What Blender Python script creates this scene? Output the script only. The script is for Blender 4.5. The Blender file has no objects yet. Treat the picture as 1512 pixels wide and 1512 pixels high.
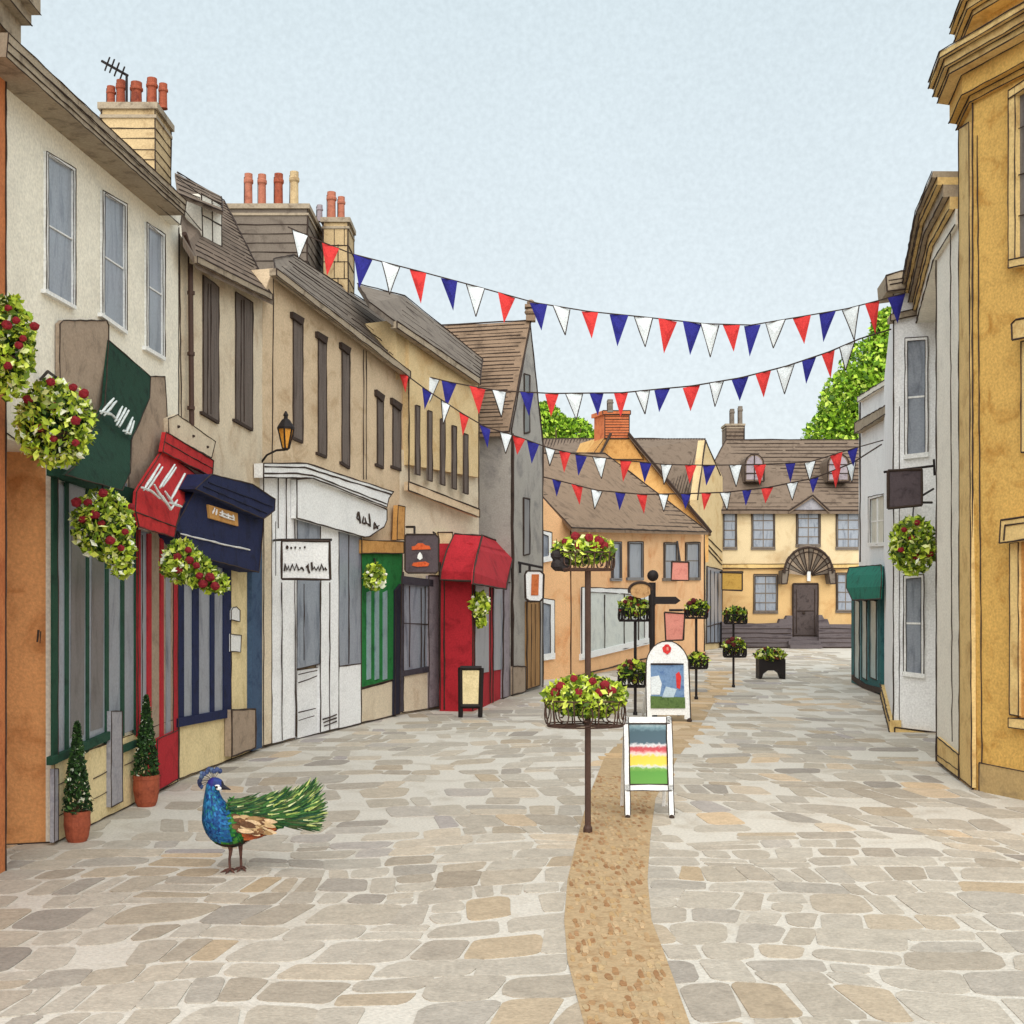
import bpy, bmesh, math, random
from mathutils import Vector as V, Matrix
R = random.Random(7)
C = bpy.context.scene.collection
F, CX, HY, H = 1800.0, 756.0, 885.0, 2.3      # focal length (px of the 1512 photo), centre column, horizon row, eye height (m)

# ------------------------------------------------------------------ materials
def lin(c):
    return tuple(((x/255.0)/12.92 if x/255.0 <= .04045 else ((x/255.0+.055)/1.055)**2.4) for x in c)
MATS = {}
def mat(name, col, rough=.85, var=.16, scale=1.3, tint=None, grain=.1, bump=.3, stretch=(1,1,1), attr=False, spec=.25, emit=0):
    if name in MATS: return MATS[name]
    m = bpy.data.materials.new(name); m.use_nodes = True; nt = m.node_tree; N = nt.nodes; L = nt.links
    b = N['Principled BSDF']; b.inputs['Roughness'].default_value = rough
    b.inputs['Specular IOR Level'].default_value = spec
    tc = N.new('ShaderNodeTexCoord'); mp = N.new('ShaderNodeMapping'); mp.inputs['Scale'].default_value = stretch
    L.new(tc.outputs['Object'], mp.inputs['Vector'])
    n1 = N.new('ShaderNodeTexNoise'); n1.inputs['Scale'].default_value = scale; n1.inputs['Detail'].default_value = 9; n1.inputs['Roughness'].default_value = .62
    n1.inputs['Distortion'].default_value = .6
    L.new(mp.outputs[0], n1.inputs['Vector'])
    rp = N.new('ShaderNodeValToRGB'); rp.color_ramp.elements[0].position = .32; rp.color_ramp.elements[1].position = .68
    c = lin(col); t = lin(tint) if tint else tuple(x*(1-2*var) for x in c)
    rp.color_ramp.elements[0].color = (*t, 1)
    rp.color_ramp.elements[1].color = (*[min(.9, x*(1+var*.5)) for x in c], 1)
    e = rp.color_ramp.elements.new(.48); e.color = (*c, 1)
    L.new(n1.outputs['Fac'], rp.inputs['Fac'])
    n2 = N.new('ShaderNodeTexNoise'); n2.inputs['Scale'].default_value = 34; n2.inputs['Detail'].default_value = 4
    L.new(tc.outputs['Object'], n2.inputs['Vector'])
    mr = N.new('ShaderNodeMapRange'); mr.inputs['From Min'].default_value = .3; mr.inputs['From Max'].default_value = .7
    mr.inputs['To Min'].default_value = 1-grain*1.6; mr.inputs['To Max'].default_value = 1+grain
    L.new(n2.outputs['Fac'], mr.inputs['Value'])
    mx = N.new('ShaderNodeVectorMath'); mx.operation = 'SCALE'
    L.new(mr.outputs[0], mx.inputs['Scale'])
    src = rp.outputs['Color']
    if attr:
        at = N.new('ShaderNodeAttribute'); at.attribute_name = 'Col'
        r2 = N.new('ShaderNodeMapRange'); r2.inputs['From Min'].default_value = .3; r2.inputs['From Max'].default_value = .7
        r2.inputs['To Min'].default_value = 1-var; r2.inputs['To Max'].default_value = 1+var
        L.new(n1.outputs['Fac'], r2.inputs['Value'])
        m2 = N.new('ShaderNodeVectorMath'); m2.operation = 'SCALE'
        L.new(at.outputs['Color'], m2.inputs[0]); L.new(r2.outputs[0], m2.inputs['Scale']); src = m2.outputs[0]
    L.new(src, mx.inputs[0]); L.new(mx.outputs[0], b.inputs['Base Color'])
    if bump:
        n3 = N.new('ShaderNodeTexNoise'); n3.inputs['Scale'].default_value = 55; n3.inputs['Detail'].default_value = 5
        L.new(tc.outputs['Object'], n3.inputs['Vector'])
        bp = N.new('ShaderNodeBump'); bp.inputs['Strength'].default_value = bump; bp.inputs['Distance'].default_value = .02
        L.new(n3.outputs['Fac'], bp.inputs['Height']); L.new(bp.outputs[0], b.inputs['Normal'])
    MATS[name] = m; return m

ink = mat('ink brown paint', (62,50,44), var=.2, scale=9, bump=0)
M = dict(
 cream=mat('cream render', (236,231,216), var=.05, scale=2.2), beige=mat('beige limewash', (212,198,174), tint=(192,172,146), scale=1.8),
 tan=mat('tan stone', (202,180,150), tint=(180,154,122), scale=2.1), ochre=mat('ochre stone', (208,184,140), tint=(194,162,114), scale=1.6),
 grey=mat('grey stone', (160,155,148), tint=(128,124,122), scale=1.5), orange=mat('orange render', (232,184,136), tint=(220,156,104), scale=1.1),
 rust=mat('terracotta render', (192,118,72), tint=(168,94,56), scale=2.0), panel=mat('orange brown boards', (214,152,98), tint=(184,120,70), scale=2.3),
 farw=mat('pale ochre render', (214,194,156), tint=(194,168,128), scale=.9), farlow=mat('deep ochre render', (216,180,126), tint=(200,156,102), scale=.9),
 white=mat('white painted render', (234,235,236), var=.05, scale=1.8), warmwhite=mat('warm white render', (230,226,214), var=.06, scale=1.4),
 gold=mat('golden ochre render', (208,167,92), tint=(178,130,60), scale=2.4, grain=.14), goldtrim=mat('pale gold stone trim', (216,186,126), tint=(186,150,94), scale=3),
 cornice=mat('weathered stone cornice', (160,146,126), tint=(120,106,90), scale=4), slate=mat('grey brown slate', (118,108,98), tint=(92,82,74), scale=3),
 tile=mat('brown stone tiles', (134,112,92), tint=(102,84,68), scale=3), tiled=mat('dark brown tiles', (118,102,88), tint=(88,74,62), scale=3),
 brick=mat('orange brick', (196,112,70), tint=(166,86,52), scale=4), buff=mat('buff brick', (192,168,128), tint=(160,134,98), scale=4),
 pot=mat('terracotta clay', (152,78,54), tint=(114,52,38), scale=8, rough=.75), potpink=mat('pink clay', (172,108,86), tint=(140,80,62), scale=6),
 glass=mat('grey window glass', (140,147,158), tint=(102,109,122), scale=5, rough=.3, spec=.5, stretch=(1,1,.25), bump=0),
 glassd=mat('dark window glass', (104,102,104), tint=(72,68,70), scale=6, rough=.3, spec=.5, stretch=(1,1,.2), bump=0),
 glassp=mat('pale shop glass', (196,202,196), tint=(172,180,178), scale=3, rough=.3, spec=.5, bump=0),
 shut=mat('brown painted shutters', (104,94,88), tint=(78,66,60), scale=14, stretch=(1,1,.06)),
 wht=mat('white gloss paint', (232,233,232), var=.04, rough=.5), blk=mat('black iron', (34,28,28), var=.2, rough=.6),
 rail=mat('brown iron', (74,54,46), var=.2, rough=.6),
 green=mat('dark green canvas', (26,60,46), tint=(16,42,32), scale=6), red=mat('red canvas', (186,44,46), tint=(150,28,34), scale=5),
 navy=mat('navy paint', (28,36,72), tint=(20,26,52), scale=5), redp=mat('crimson paint', (172,38,48), tint=(140,28,36), scale=3),
 dgreen=mat('green shop paint', (34,70,54), tint=(22,52,40), scale=5), bgreen=mat('bright green paint', (34,112,54), tint=(20,84,38), scale=5),
 teal=mat('teal canvas', (24,112,94), tint=(14,82,70), scale=4), tealg=mat('teal shop paint', (52,98,100), tint=(34,72,78), scale=5),
 tealglass=mat('teal tinted glass', (132,160,164), tint=(104,134,140), scale=5, rough=.3, spec=.5, bump=0),
 felt=mat('taupe board', (160,142,124), tint=(134,118,102), scale=5), sand=mat('sand stone riser', (222,204,158), tint=(200,180,132), scale=3),
 wood=mat('brown wood', (160,122,78), tint=(122,88,52), scale=6, stretch=(1,1,.15)), plank=mat('orange wood board', (196,146,84), tint=(170,118,60), scale=5),
 lamp=mat('amber lamp glass', (214,150,60), tint=(180,112,40), scale=9, rough=.3), dstone=mat('dark wall stone', (98,90,92), tint=(66,58,62), scale=2.5, stretch=(.4,1,3)),
 door=mat('dark oak door', (84,74,72), tint=(58,50,50), scale=5), fblue=mat('navy flag cotton', (42,42,128), tint=(30,30,100), scale=6),
 fred=mat('red flag cotton', (206,58,56), tint=(180,40,44), scale=6), fwhite=mat('white flag cotton', (216,223,226), var=.03, scale=6),
 pink=mat('faded pink sign', (216,142,128), tint=(200,122,110), scale=5), gsign=mat('charcoal sign', (84,74,78), tint=(60,52,56), scale=6),
 goldsign=mat('mustard sign', (176,140,68), tint=(150,114,50), scale=5),
 foliage=mat('foliage', (120,150,50), attr=True, var=.12, grain=.03, bump=0, rough=.7), bloomd=mat('dark red petals', (96,34,38), tint=(60,24,26), scale=30, bump=0), bloom=mat('red petals', (128,32,40), tint=(84,16,26), scale=30, bump=0),
 bloomw=mat('white petals', (238,236,220), var=.05), peacock=mat('feathers', (40,80,120), attr=True, var=.25, scale=30, grain=.1, bump=.4, rough=.6),
 stone=mat('paving stone', (180,170,160), attr=True, var=.13, scale=7, grain=.09, bump=.45), mortar=mat('pale paving joints', (203,198,188), tint=(184,176,163), scale=1.5, var=.04, grain=.09, bump=.4),
 sett=mat('tan gully setts', (176,152,118), tint=(158,130,96), scale=9), steel=mat('grey pilaster paint', (156,154,160), tint=(130,128,136), scale=4),
 mauve=mat('mauve grey stone', (150,140,146), tint=(124,114,122), scale=4),
)
INKM = ink
# ------------------------------------------------------------------ pixel <-> place
def gp(px, py):                       # point on the ground seen at a pixel
    D = F*H/(py-HY); return V(((px-CX)/F*D, D, 0))
def at(px, py, D): return V(((px-CX)/F*D, D, (HY-py)/F*D+H))
class Plane:
    def __init__(s, a, b):
        s.a = V((a[0], a[1], 0)); s.b = V((b[0], b[1], 0)); s.u = (s.b-s.a).normalized()
        n = V((s.u.y, -s.u.x, 0))
        if n.dot(-s.a) < 0: n = -n
        s.n = n
    def pt(s, px, py, out=0):
        d = V(((px-CX)/F, 1, (HY-py)/F)); o = V((0, 0, H)); q = s.a + s.n*out
        t = (q-o).dot(s.n)/d.dot(s.n); return o+d*t
    def base(s, px, out=0, z=0):
        p = s.pt(px, HY, out); return V((p.x, p.y, z))
def PG(x0, y0, x1, y1): return Plane(gp(x0, y0), gp(x1, y1))
def PD(x0, d0, x1, d1): return Plane(((x0-CX)/F*d0, d0), ((x1-CX)/F*d1, d1))
# ------------------------------------------------------------------ mesh builder
class MB:
    def __init__(s, m=None): s.v=[]; s.f=[]; s.fm=[]; s.mats=[m] if m else []; s.col=[]; s.smooth=False
    def mi(s, m):
        if m is None: return 0
        if m not in s.mats: s.mats.append(m)
        return s.mats.index(m)
    def face(s, pts, m=None, col=None):
        i = len(s.v); s.v += [V(p) for p in pts]; s.f.append(tuple(range(i, i+len(pts)))); s.fm.append(s.mi(m)); s.col.append(col)
    def mesh(s, vs, fs, m=None, col=None):
        i = len(s.v); s.v += [V(p) for p in vs]; k = s.mi(m)
        for q in fs: s.f.append(tuple(i+j for j in q)); s.fm.append(k); s.col.append(col)
    def prism(s, front, off, m=None, col=None):
        n = len(front); off = V(off)
        s.mesh([V(p) for p in front]+[V(p)+off for p in front],
               [tuple(range(n)), tuple(range(2*n-1, n-1, -1))]+[(i, i+n, (i+1)%n+n, (i+1)%n) for i in range(n)], m, col)
        return s
    def box(s, c, sx, sy, sz, m=None, rz=0):
        c = V(c); r = Matrix.Rotation(rz, 3, 'Z')
        fr = [c+r@V((x*sx/2, -sy/2, z*sz/2)) for x, z in ((-1,-1),(1,-1),(1,1),(-1,1))]
        return s.prism(fr, r@V((0, sy, 0)), m)
    def tube(s, pts, r, m=None, n=5, col=None):
        pts = [V(p) for p in pts]; rs = r if isinstance(r, (list, tuple)) else [r]*len(pts); vs=[]; fs=[]; prev=None
        for i, p in enumerate(pts):
            t = (pts[min(i+1, len(pts)-1)]-pts[max(i-1, 0)])
            t = t.normalized() if t.length > 1e-9 else V((0,0,1))
            a = prev if prev is not None else (V((0,0,1)) if abs(t.z) < .9 else V((1,0,0)))
            a = (a-t*a.dot(t)); a = a.normalized() if a.length > 1e-6 else t.orthogonal().normalized()
            prev = a; b = t.cross(a)
            for k in range(n):
                w = 2*math.pi*k/n; vs.append(p+(a*math.cos(w)+b*math.sin(w))*rs[i])
        for i in range(len(pts)-1):
            for k in range(n): fs.append((i*n+k, i*n+(k+1)%n, (i+1)*n+(k+1)%n, (i+1)*n+k))
        fs.append(tuple(range(n))[::-1]); fs.append(tuple((len(pts)-1)*n+k for k in range(n)))
        s.mesh(vs, fs, m, col); return s
    def lathe(s, c, prof, m=None, n=16, sx=1, sy=1, rot=0):
        c = V(c); vs=[]; fs=[]
        for r, z in prof:
            for k in range(n):
                w = rot+2*math.pi*k/n; vs.append(c+V((r*sx*math.cos(w), r*sy*math.sin(w), z)))
        for i in range(len(prof)-1):
            for k in range(n): fs.append((i*n+k, i*n+(k+1)%n, (i+1)*n+(k+1)%n, (i+1)*n+k))
        fs.append(tuple(range(n))[::-1]); fs.append(tuple((len(prof)-1)*n+k for k in range(n)))
        s.mesh(vs, fs, m); return s
    def ball(s, c, rx, ry=None, rz=None, m=None, n=10, wob=0, col=None):
        ry = ry or rx; rz = rz or rx; c = V(c); vs=[]; fs=[]; k2=max(4, n//2+1)
        for i in range(k2+1):
            th = math.pi*(i+.02)/(k2+.04)
            for k in range(n):
                w = 2*math.pi*k/n; q = 1+R.uniform(-wob, wob)
                vs.append(c+V((rx*q*math.sin(th)*math.cos(w), ry*q*math.sin(th)*math.sin(w), rz*q*math.cos(th))))
        for i in range(k2):
            for k in range(n): fs.append((i*n+k, i*n+(k+1)%n, (i+1)*n+(k+1)%n, (i+1)*n+k))
        s.mesh(vs, fs, m, col); return s
    def ink(s, pts, w=2.2, jit=.5, m=None):          # hand-drawn dark line as a thin raised bead; w in px at its depth
        pts = [V(p) for p in pts]; out=[]
        for a, b in zip(pts, pts[1:]):
            k = max(1, int((b-a).length/(a.y/F*22)))
            for i in range(k):
                p = a.lerp(b, i/k); sc = p.y/F
                out.append(p+V((R.uniform(-jit,jit), R.uniform(-jit,jit), R.uniform(-jit,jit)))*sc if (i or a is not pts[0]) else p)
        out.append(pts[-1])
        s.tube(out, [w*.5*abs(p.y)/F*R.uniform(.65, 1.2) for p in out], m or INKM, 4); return s
    def build(s, name, parent=None, m=None, smooth=False, label=None):
        me = bpy.data.meshes.new(name); root = parent
        while root is not None and root.parent: root = root.parent
        o0 = V(root.location) if root is not None else V((0,0,0))
        if m and not s.mats: s.mats=[m]
        me.from_pydata([tuple(p-o0) for p in s.v], [], s.f)
        for x in s.mats: me.materials.append(x)
        me.polygons.foreach_set('material_index', s.fm)
        if any(c is not None for c in s.col):
            ca = me.color_attributes.new('Col', 'FLOAT_COLOR', 'CORNER'); buf=[]
            for p, c in zip(me.polygons, s.col): buf += list((*(c or (.5,.5,.5)), 1))*p.loop_total
            ca.data.foreach_set('color', buf)
        if smooth: me.polygons.foreach_set('use_smooth', [True]*len(me.polygons))
        if len(s.f) < 4000:
            bm = bmesh.new(); bm.from_mesh(me); bmesh.ops.recalc_face_normals(bm, faces=bm.faces); bm.to_mesh(me); bm.free()
        me.update(); o = bpy.data.objects.new(name, me); C.objects.link(o)
        if parent is not None: o.parent = parent
        if label: o['label'] = label
        return o
def thing(name, label, cat, loc, group=None):
    o = bpy.data.objects.new(name, None); C.objects.link(o); o.location = V(loc); o.empty_display_size=.2
    o['label'] = label; o['category'] = cat
    if group: o['group'] = group
    bpy.context.view_layer.update(); return o
def struct(o): o['kind'] = 'structure'; return o
# ---- facade helpers (pl = facade plane, px coordinates of the photo resolved ON that plane)
def slab(mb, pl, poly, out, th, m, edge=0, closed=True, eout=None):
    fr = [pl.pt(x, y, out) for x, y in poly]; mb.prism(fr, -pl.n*th, m)
    if edge:
        q = [p+pl.n*(.004) for p in fr]; q = q+[q[0]] if closed else q
        for a, b in zip(q, q[1:]): mb.ink([a, b], edge)
def pinks(mb, pl, lines, out, w=2.2, m=None):
    for l in lines: mb.ink([pl.pt(x, y, out) for x, y in l], w, m=m)
def body(mb, pl, xa, xb, ya, yb, depth, m, z0=0, out=0):    # wall block from the facade line back
    A = pl.pt(xa, ya, out); B = pl.pt(xb, yb, out)
    mb.prism([V((A.x, A.y, z0)), V((B.x, B.y, z0)), B, A], -pl.n*depth, m); return A, B
def sash(par, pl, x0, x1, t0, t1, b0, b1, out=.004, glass='glass', frame='wht', fw=3, bars=(), vb=(), edge=1.6, name='window', sill=True, fth=.025, label=None):
    g = MB(M[glass]); slab(g, pl, [(x0,b0),(x1,b1),(x1,t1),(x0,t0)], out, .05, M[glass]); w = g.build(name, par, label=label)
    f = MB(M[frame]); o2 = out+fth
    def yt(x): return t0+(t1-t0)*(x-x0)/(x1-x0)
    def yb(x): return b0+(b1-b0)*(x-x0)/(x1-x0)
    for a, b in ((x0, x0+fw), (x1-fw, x1)): slab(f, pl, [(a,yb(a)),(b,yb(b)),(b,yt(b)),(a,yt(a))], o2, fth+.02, M[frame])
    h = fw*1.2
    slab(f, pl, [(x0,t0+h),(x1,t1+h),(x1,t1),(x0,t0)], o2+.003, fth+.02, M[frame])
    slab(f, pl, [(x0-1,b0+2),(x1+1,b1+2),(x1+1,b1-h),(x0-1,b0-h)], o2+.02, fth+.04, M[frame])
    for q in bars:
        ya = t0+(b0-t0)*q; yc = t1+(b1-t1)*q; slab(f, pl, [(x0,ya+fw*.35),(x1,yc+fw*.35),(x1,yc-fw*.35),(x0,ya-fw*.35)], o2-.012, fth*.6, M[frame])
    for q in vb:
        xx = x0+(x1-x0)*q; slab(f, pl, [(xx-fw*.3,yb(xx)),(xx+fw*.3,yb(xx)),(xx+fw*.3,yt(xx)),(xx-fw*.3,yt(xx))], o2-.014, fth*.6, M[frame])
    if edge:
        pinks(f, pl, [[(x0,t0),(x1,t1)],[(x1,t1),(x1,b1)],[(x0,b0),(x1,b1)],[(x0,t0),(x0,b0)]], o2+.004, edge)
        pinks(f, pl, [[(x0+fw,t0+h),(x0+fw,b0-h)],[(x0+fw,t0+h),(x1-fw,t1+h)],[(x1-fw,t1+h),(x1-fw,b1-h)]], o2+.004, edge*.7)
    f.build('window_frame', w); return w
def hatch(mb, A0, A1, B0, B1, n, w=1.6, gap=.12, up=V((0,0,.012)), m=None):  # tile courses between edge A (bottom->top) and edge B
    for i in range(1, n):
        t = (i+R.uniform(-.15,.15))/n; a = V(A0).lerp(V(A1), t)+up; b = V(B0).lerp(V(B1), t)+up; x = R.uniform(0,.05)
        while x < 1:
            e = min(1, x+R.uniform(.15,.5)); mb.ink([a.lerp(b, x), a.lerp(b, e)], w*R.uniform(.6,1.2), .4, m); x = e+(R.uniform(.01, .05) if R.random() < gap*4 else 0)
# ---- foliage
LIME = [lin(c) for c in ((190,206,64),(164,190,54),(208,220,96),(134,162,44),(96,120,36),(66,88,28),(160,180,62),(224,230,156),(180,200,60))]
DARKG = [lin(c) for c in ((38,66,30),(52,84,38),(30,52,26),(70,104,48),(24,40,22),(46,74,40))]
TREE = [lin(c) for c in ((150,190,46),(120,162,34),(176,206,66),(86,124,28),(60,92,26),(132,172,44),(104,144,34),(196,216,96))]
def leaves(mb, c, r, n, size, pal, shell=.55, cone=False, spk=0):
    c = V(c)
    for _ in range(n):
        while True:
            d = V((R.uniform(-1,1), R.uniform(-1,1), R.uniform(-1,1)))
            if shell**2 < d.length_squared < 1 or (d.length_squared < 1 and R.random() < .3): break
        if cone:
            t = R.random()**.8; w = R.uniform(0, 6.283); q = (1-t)*.92+.08; q *= R.uniform(.6,1.05)
            p = c+V((r[0]*q*math.cos(w), r[1]*q*math.sin(w), r[2]*t))
        else: p = c+V((d.x*r[0], d.y*r[1], d.z*r[2]))
        a = V((R.gauss(0,1), R.gauss(0,1), R.gauss(0,1))).normalized(); b = a.orthogonal().normalized()
        b = (Matrix.Rotation(R.uniform(0,6.28), 3, a)@b); s = size*R.uniform(.45,1.5)
        k = int((math.sin(p.x*9/size*.02+p.z*7)+1)*2)+R.randrange(len(pal)); col = pal[R.randrange(len(pal))]
        if R.random() < spk: col = lin((232,236,214))
        t = a.cross(b)
        mb.face([p-b*s*.5, p+t*s*.28, p+b*s*.5, p-t*s*.28+a*s*.1], None, col)
def blooms(par, c, r, n, size, m='bloom', name='rose_bloom', front=True, spots=None):
    c = V(c)
    for i in range(n):
        if spots: p = V(spots[i])
        else:
            w = R.uniform(-1, 1); z = R.uniform(-.8, .95); q = math.sqrt(max(0, 1-z*z)); p = c+V((r[0]*q*math.sin(w*1.45), -r[1]*q*math.cos(w*1.45), r[2]*z))
        b = MB(M[m]); s = size*R.uniform(.75, 1.2)
        b.ball(p, s, s*.8, s*.85, M[m], 8, .16)
        for k in range(5):
            w = k*1.257+R.random(); b.ball(p+V((math.cos(w)*s*.55, -s*.35, math.sin(w)*s*.5)), s*.42, s*.25, s*.38, M[m], 6, .1)
        b.build(name, par)

# ================================================================== GROUND
mb = MB(M['mortar'])
mb.face([(-300,-60,0),(300,-60,0),(300,400,0),(-300,400,0)]); struct(mb.build('ground'))
def path_edges():
    L = [(885,1600),(862,1512),(838,1420),(833,1360),(838,1300),(852,1240),(868,1180),(892,1120),(930,1075),(985,1050),(1010,1030),(1035,1010),(1056,990)]
    Rr= [(1060,1600),(1018,1512),(985,1420),(962,1360),(956,1300),(960,1240),(968,1180),(1000,1120),(1030,1080),(1045,1055),(1058,1030),(1072,1010),(1084,990)]
    return [gp(*p) for p in L], [gp(*p) for p in Rr]
PL_, PR_ = path_edges()
def onpath(x, y, pad=0):
    for i in range(len(PL_)-1):
        if PL_[i].y <= y <= PL_[i+1].y:
            t = (y-PL_[i].y)/(PL_[i+1].y-PL_[i].y); return PL_[i].x+(PL_[i+1].x-PL_[i].x)*t-pad < x < PR_[i].x+(PR_[i+1].x-PR_[i].x)*t+pad
    return False
def warp(x, y): return x+.2*math.sin(y*.6+1.3)+.09*math.sin(x*1.9+y*1.8), y+.26*math.sin(x*.62+.4)+.1*math.sin(x*1.9+y*.7)+.03*math.sin(x*5.1+y*3)
STC = [(154,142,126),(162,149,130),(144,136,128),(168,157,142),(166,149,126),(134,127,120),(176,167,153),(158,147,132),(176,156,128),(166,157,144),(160,150,137),(180,171,157)]
YP = 14.8
mb = MB(M['stone']); y = 5.6; row = 0
while y < 57:
    hgt = R.uniform(.27, .52)*(1+y*.03); x = -6.5 + R.uniform(-.4, 0)
    while x < 13:
        w = R.choice([.17,.22,.27,.32,.38,.46])*R.uniform(.85,1.2)*(1+y*.022); cx, cy = x+w/2, y+hgt/2
        lim = -5.2 if cy < 20 else -5.2+(cy-20)*.33
        if cx < lim or (y < YP and onpath(cx, cy, -w*.45)) or (y > 24 and cx > 5.2+(cy-14)*.32+3): x += w; continue
        if R.random() < (.03 if y < 11 else .3): x += w; continue
        parts = [(x, y, w, hgt)]
        if w>.24 and R.random() < .12: parts = [(x, y, w, hgt*.5), (x, y+hgt*.5, w, hgt*.5)]
        for (ax, ay, aw, ah) in parts:
            g = R.uniform(.008,.022); pts=[]; cr = min(aw, ah)*R.uniform(.18,.34)
            jj=.012+.07*min(aw,ah); j = [V((R.uniform(-jj,jj), R.uniform(-jj,jj), 0)) for _ in range(4)]
            cs = [V((ax+g, ay+g, 0)), V((ax+aw-g, ay+g, 0)), V((ax+aw-g, ay+ah-g, 0)), V((ax+g, ay+ah-g, 0))]
            cs = [a+b for a, b in zip(cs, j)]
            for k in range(4):
                p = cs[k]; a = (cs[k-1]-p); b = (cs[(k+1)%4]-p); a1 = p+a.normalized()*cr; b1 = p+b.normalized()*cr
                for t in (0,.33,.67,1): pts.append(a1*(1-t)**2+p*2*t*(1-t)+b1*t*t)
            zz=R.uniform(.003,.007); pts = [V((*warp(p.x+R.uniform(-.008,.008), p.y+R.uniform(-.01,.01)), zz)) for p in pts]
            c = lin(R.choice(STC)); base = lin((184,177,165)); f = R.uniform(.2,.95)*(1 if R.random()<.6 else .55) if y < 11 else R.uniform(.1,.8)
            if y > 11 and R.random() < .25: c = lin(R.choice([(206,178,142),(160,152,152),(198,182,160)]))
            if y >= YP and onpath(cx, cy): c = lin(R.choice([(196,164,122),(186,160,126),(204,180,148)])); f = .9
            c = tuple(base[i]+(c[i]-base[i])*f for i in range(3))
            mb.prism(pts, (0,0,-.016), None, c)
        x += w
    y += hgt; row += 1
struct(mb.build('paving'))
mb = MB(M['sett'])
for i in range(len(PL_)-1):
    up = V((0,0,.002 if PL_[i].y > 14.9 else .008))
    mb.face([PL_[i]+up, PR_[i]+up, PR_[i+1]+up, PL_[i+1]+up])
yy = 5.6
SC = [lin(c) for c in ((186,160,120),(180,150,108),(190,164,128),(160,124,86),(168,134,96),(152,114,78),(176,146,108),(164,128,92),(184,158,122),(176,154,120))]
while yy < 15.8:
    hh = R.uniform(.12,.19); i = max(k for k in range(len(PL_)-1) if PL_[k].y <= yy) if yy >= PL_[0].y else 0
    t = (yy-PL_[i].y)/(PL_[i+1].y-PL_[i].y); xl = PL_[i].x+(PL_[i+1].x-PL_[i].x)*t; xr = PR_[i].x+(PR_[i+1].x-PR_[i].x)*t; x = xl+.02
    while x < xr-.05:
        w = R.uniform(.022,.042)
        if R.random() < .6:
            o = yy+R.uniform(-.06,.06); h2 = hh*R.uniform(.5,.95)
            p = [(x+.2*w,o),(x+.8*w,o),(x+w,o+.25*h2),(x+w,o+.75*h2),(x+.75*w,o+h2),(x+.25*w,o+h2),(x,o+.7*h2),(x,o+.3*h2)]
            zz=R.uniform(.0095,.0135); mb.prism([V((a+R.uniform(-.006,.006), b, zz)) for a, b in p], (0,0,-.006), M['stone'], R.choice(SC))
        x += w+.014
    yy += hh*.8
struct(mb.build('path'))

# ================================================================== LEFT ROW
P1 = PG(80,1245,265,1152); P2 = PG(265,1152,387,1103); P3 = PG(387,1103,590,1055); P4 = PG(590,1055,707,1037)
def brickchim(par, px0, px1, px2, ytop, D, zb, m, nrow=12, back=None, cap='cornice', stone=False, name='chimney'):
    A = at(px0, ytop, D); B = at(px1, ytop, D)
    back = back if back else B.x*F/(px2-CX)-D if px2 != px1 else .8
    back = max(.3, min(2.2, abs(back)))
    c = MB(M[m]); zt = A.z
    c.prism([V((A.x,D,zb)), V((B.x,D,zb)), B, A], (0, back, 0))
    cc = V(((A.x+B.x)/2, D+back/2, zt)); sx = B.x-A.x
    c.box(cc+V((0,0,.0)), sx+.1, back+.1, .1, M[cap]); c.box(cc+V((0,0,-.16)), sx+.05, back+.05, .05, M[cap])
    e = .006
    for i in range(1, nrow):
        z = zt-.18-(zt-zb-.2)*i/nrow+R.uniform(-.01,.01)
        c.ink([V((A.x,D-e,z)), V((B.x,D-e,z))], 1.6); c.ink([V((B.x+e,D,z)), V((B.x+e,D+back,z))], 1.6)
        if stone:
            for k in range(2):
                x = A.x+sx*(.3+.4*k+(.15 if i%2 else -.1)); c.ink([V((x,D-e,z)), V((x,D-e,z+(zt-zb)/nrow))], 1.4)
    c.ink([V((B.x,D-e,zb)), V((B.x,D-e,zt))], 2.2); c.ink([V((A.x,D-e,zb)), V((A.x,D-e,zt))], 2.2); c.ink([V((B.x+e,D+back,zb)), V((B.x+e,D+back,zt))], 2.0)
    return c.build(name, par), back
def potc(par, x0, x1, yt, yb, D, m='pot'):
    a = at(x0, yb, D); b = at(x1, yb, D); r = (b.x-a.x)/2; h = (yb-yt)/F*D
    q = MB(M[m]); q.lathe(((a.x+b.x)/2, D, a.z-.05), [(r*.95,0),(r*.85,h*.1),(r*.8,h*.75),(r*1.02,h*.8),(r*1.02,h*.88),(r*.86,h*.92),(r*.86,h+.05),(r*.6,h+.05),(r*.6,h*.7)], None, 14)
    q.ink([(a.x+r*.1, D-.01, a.z), (a.x+r*.12, D-.01, a.z+h*.9)], 1.2); q.build('chimney_pot', par, smooth=False)

# --- building 0 (terracotta edge)
b0 = thing('terrace_house', 'terracotta rendered building edge cropped by the left border, moulded cornice above', 'house', (-4.25,10,0))
mb = MB(M['rust'])
mb.prism([(-4.285,10.32,0),(-4.285,5.5,0),(-4.285,5.5,7.25),(-4.285,10.32,7.25)], (-4,0,0)); mb.ink([(-4.28,10.31,0),(-4.28,10.31,7.2)], 3); mb.build('wall', b0)
mb = MB(M['cornice'])
for k,(o,z0,z1) in enumerate(((.1,7.0,7.2),(.18,7.2,7.3),(.25,7.3,7.52),(.3,7.52,7.62))):
    mb.prism([(-4.285+o,10.36+o*.3,z0),(-4.285+o,5.5,z0),(-4.285+o,5.5,z1),(-4.285+o,10.36+o*.3,z1)], (-1,0,0)); mb.ink([(-4.28+o,10.36+o*.3,z0),(-4.28+o,6,z0)], 2.4)
mb.build('cornice', b0)

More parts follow.
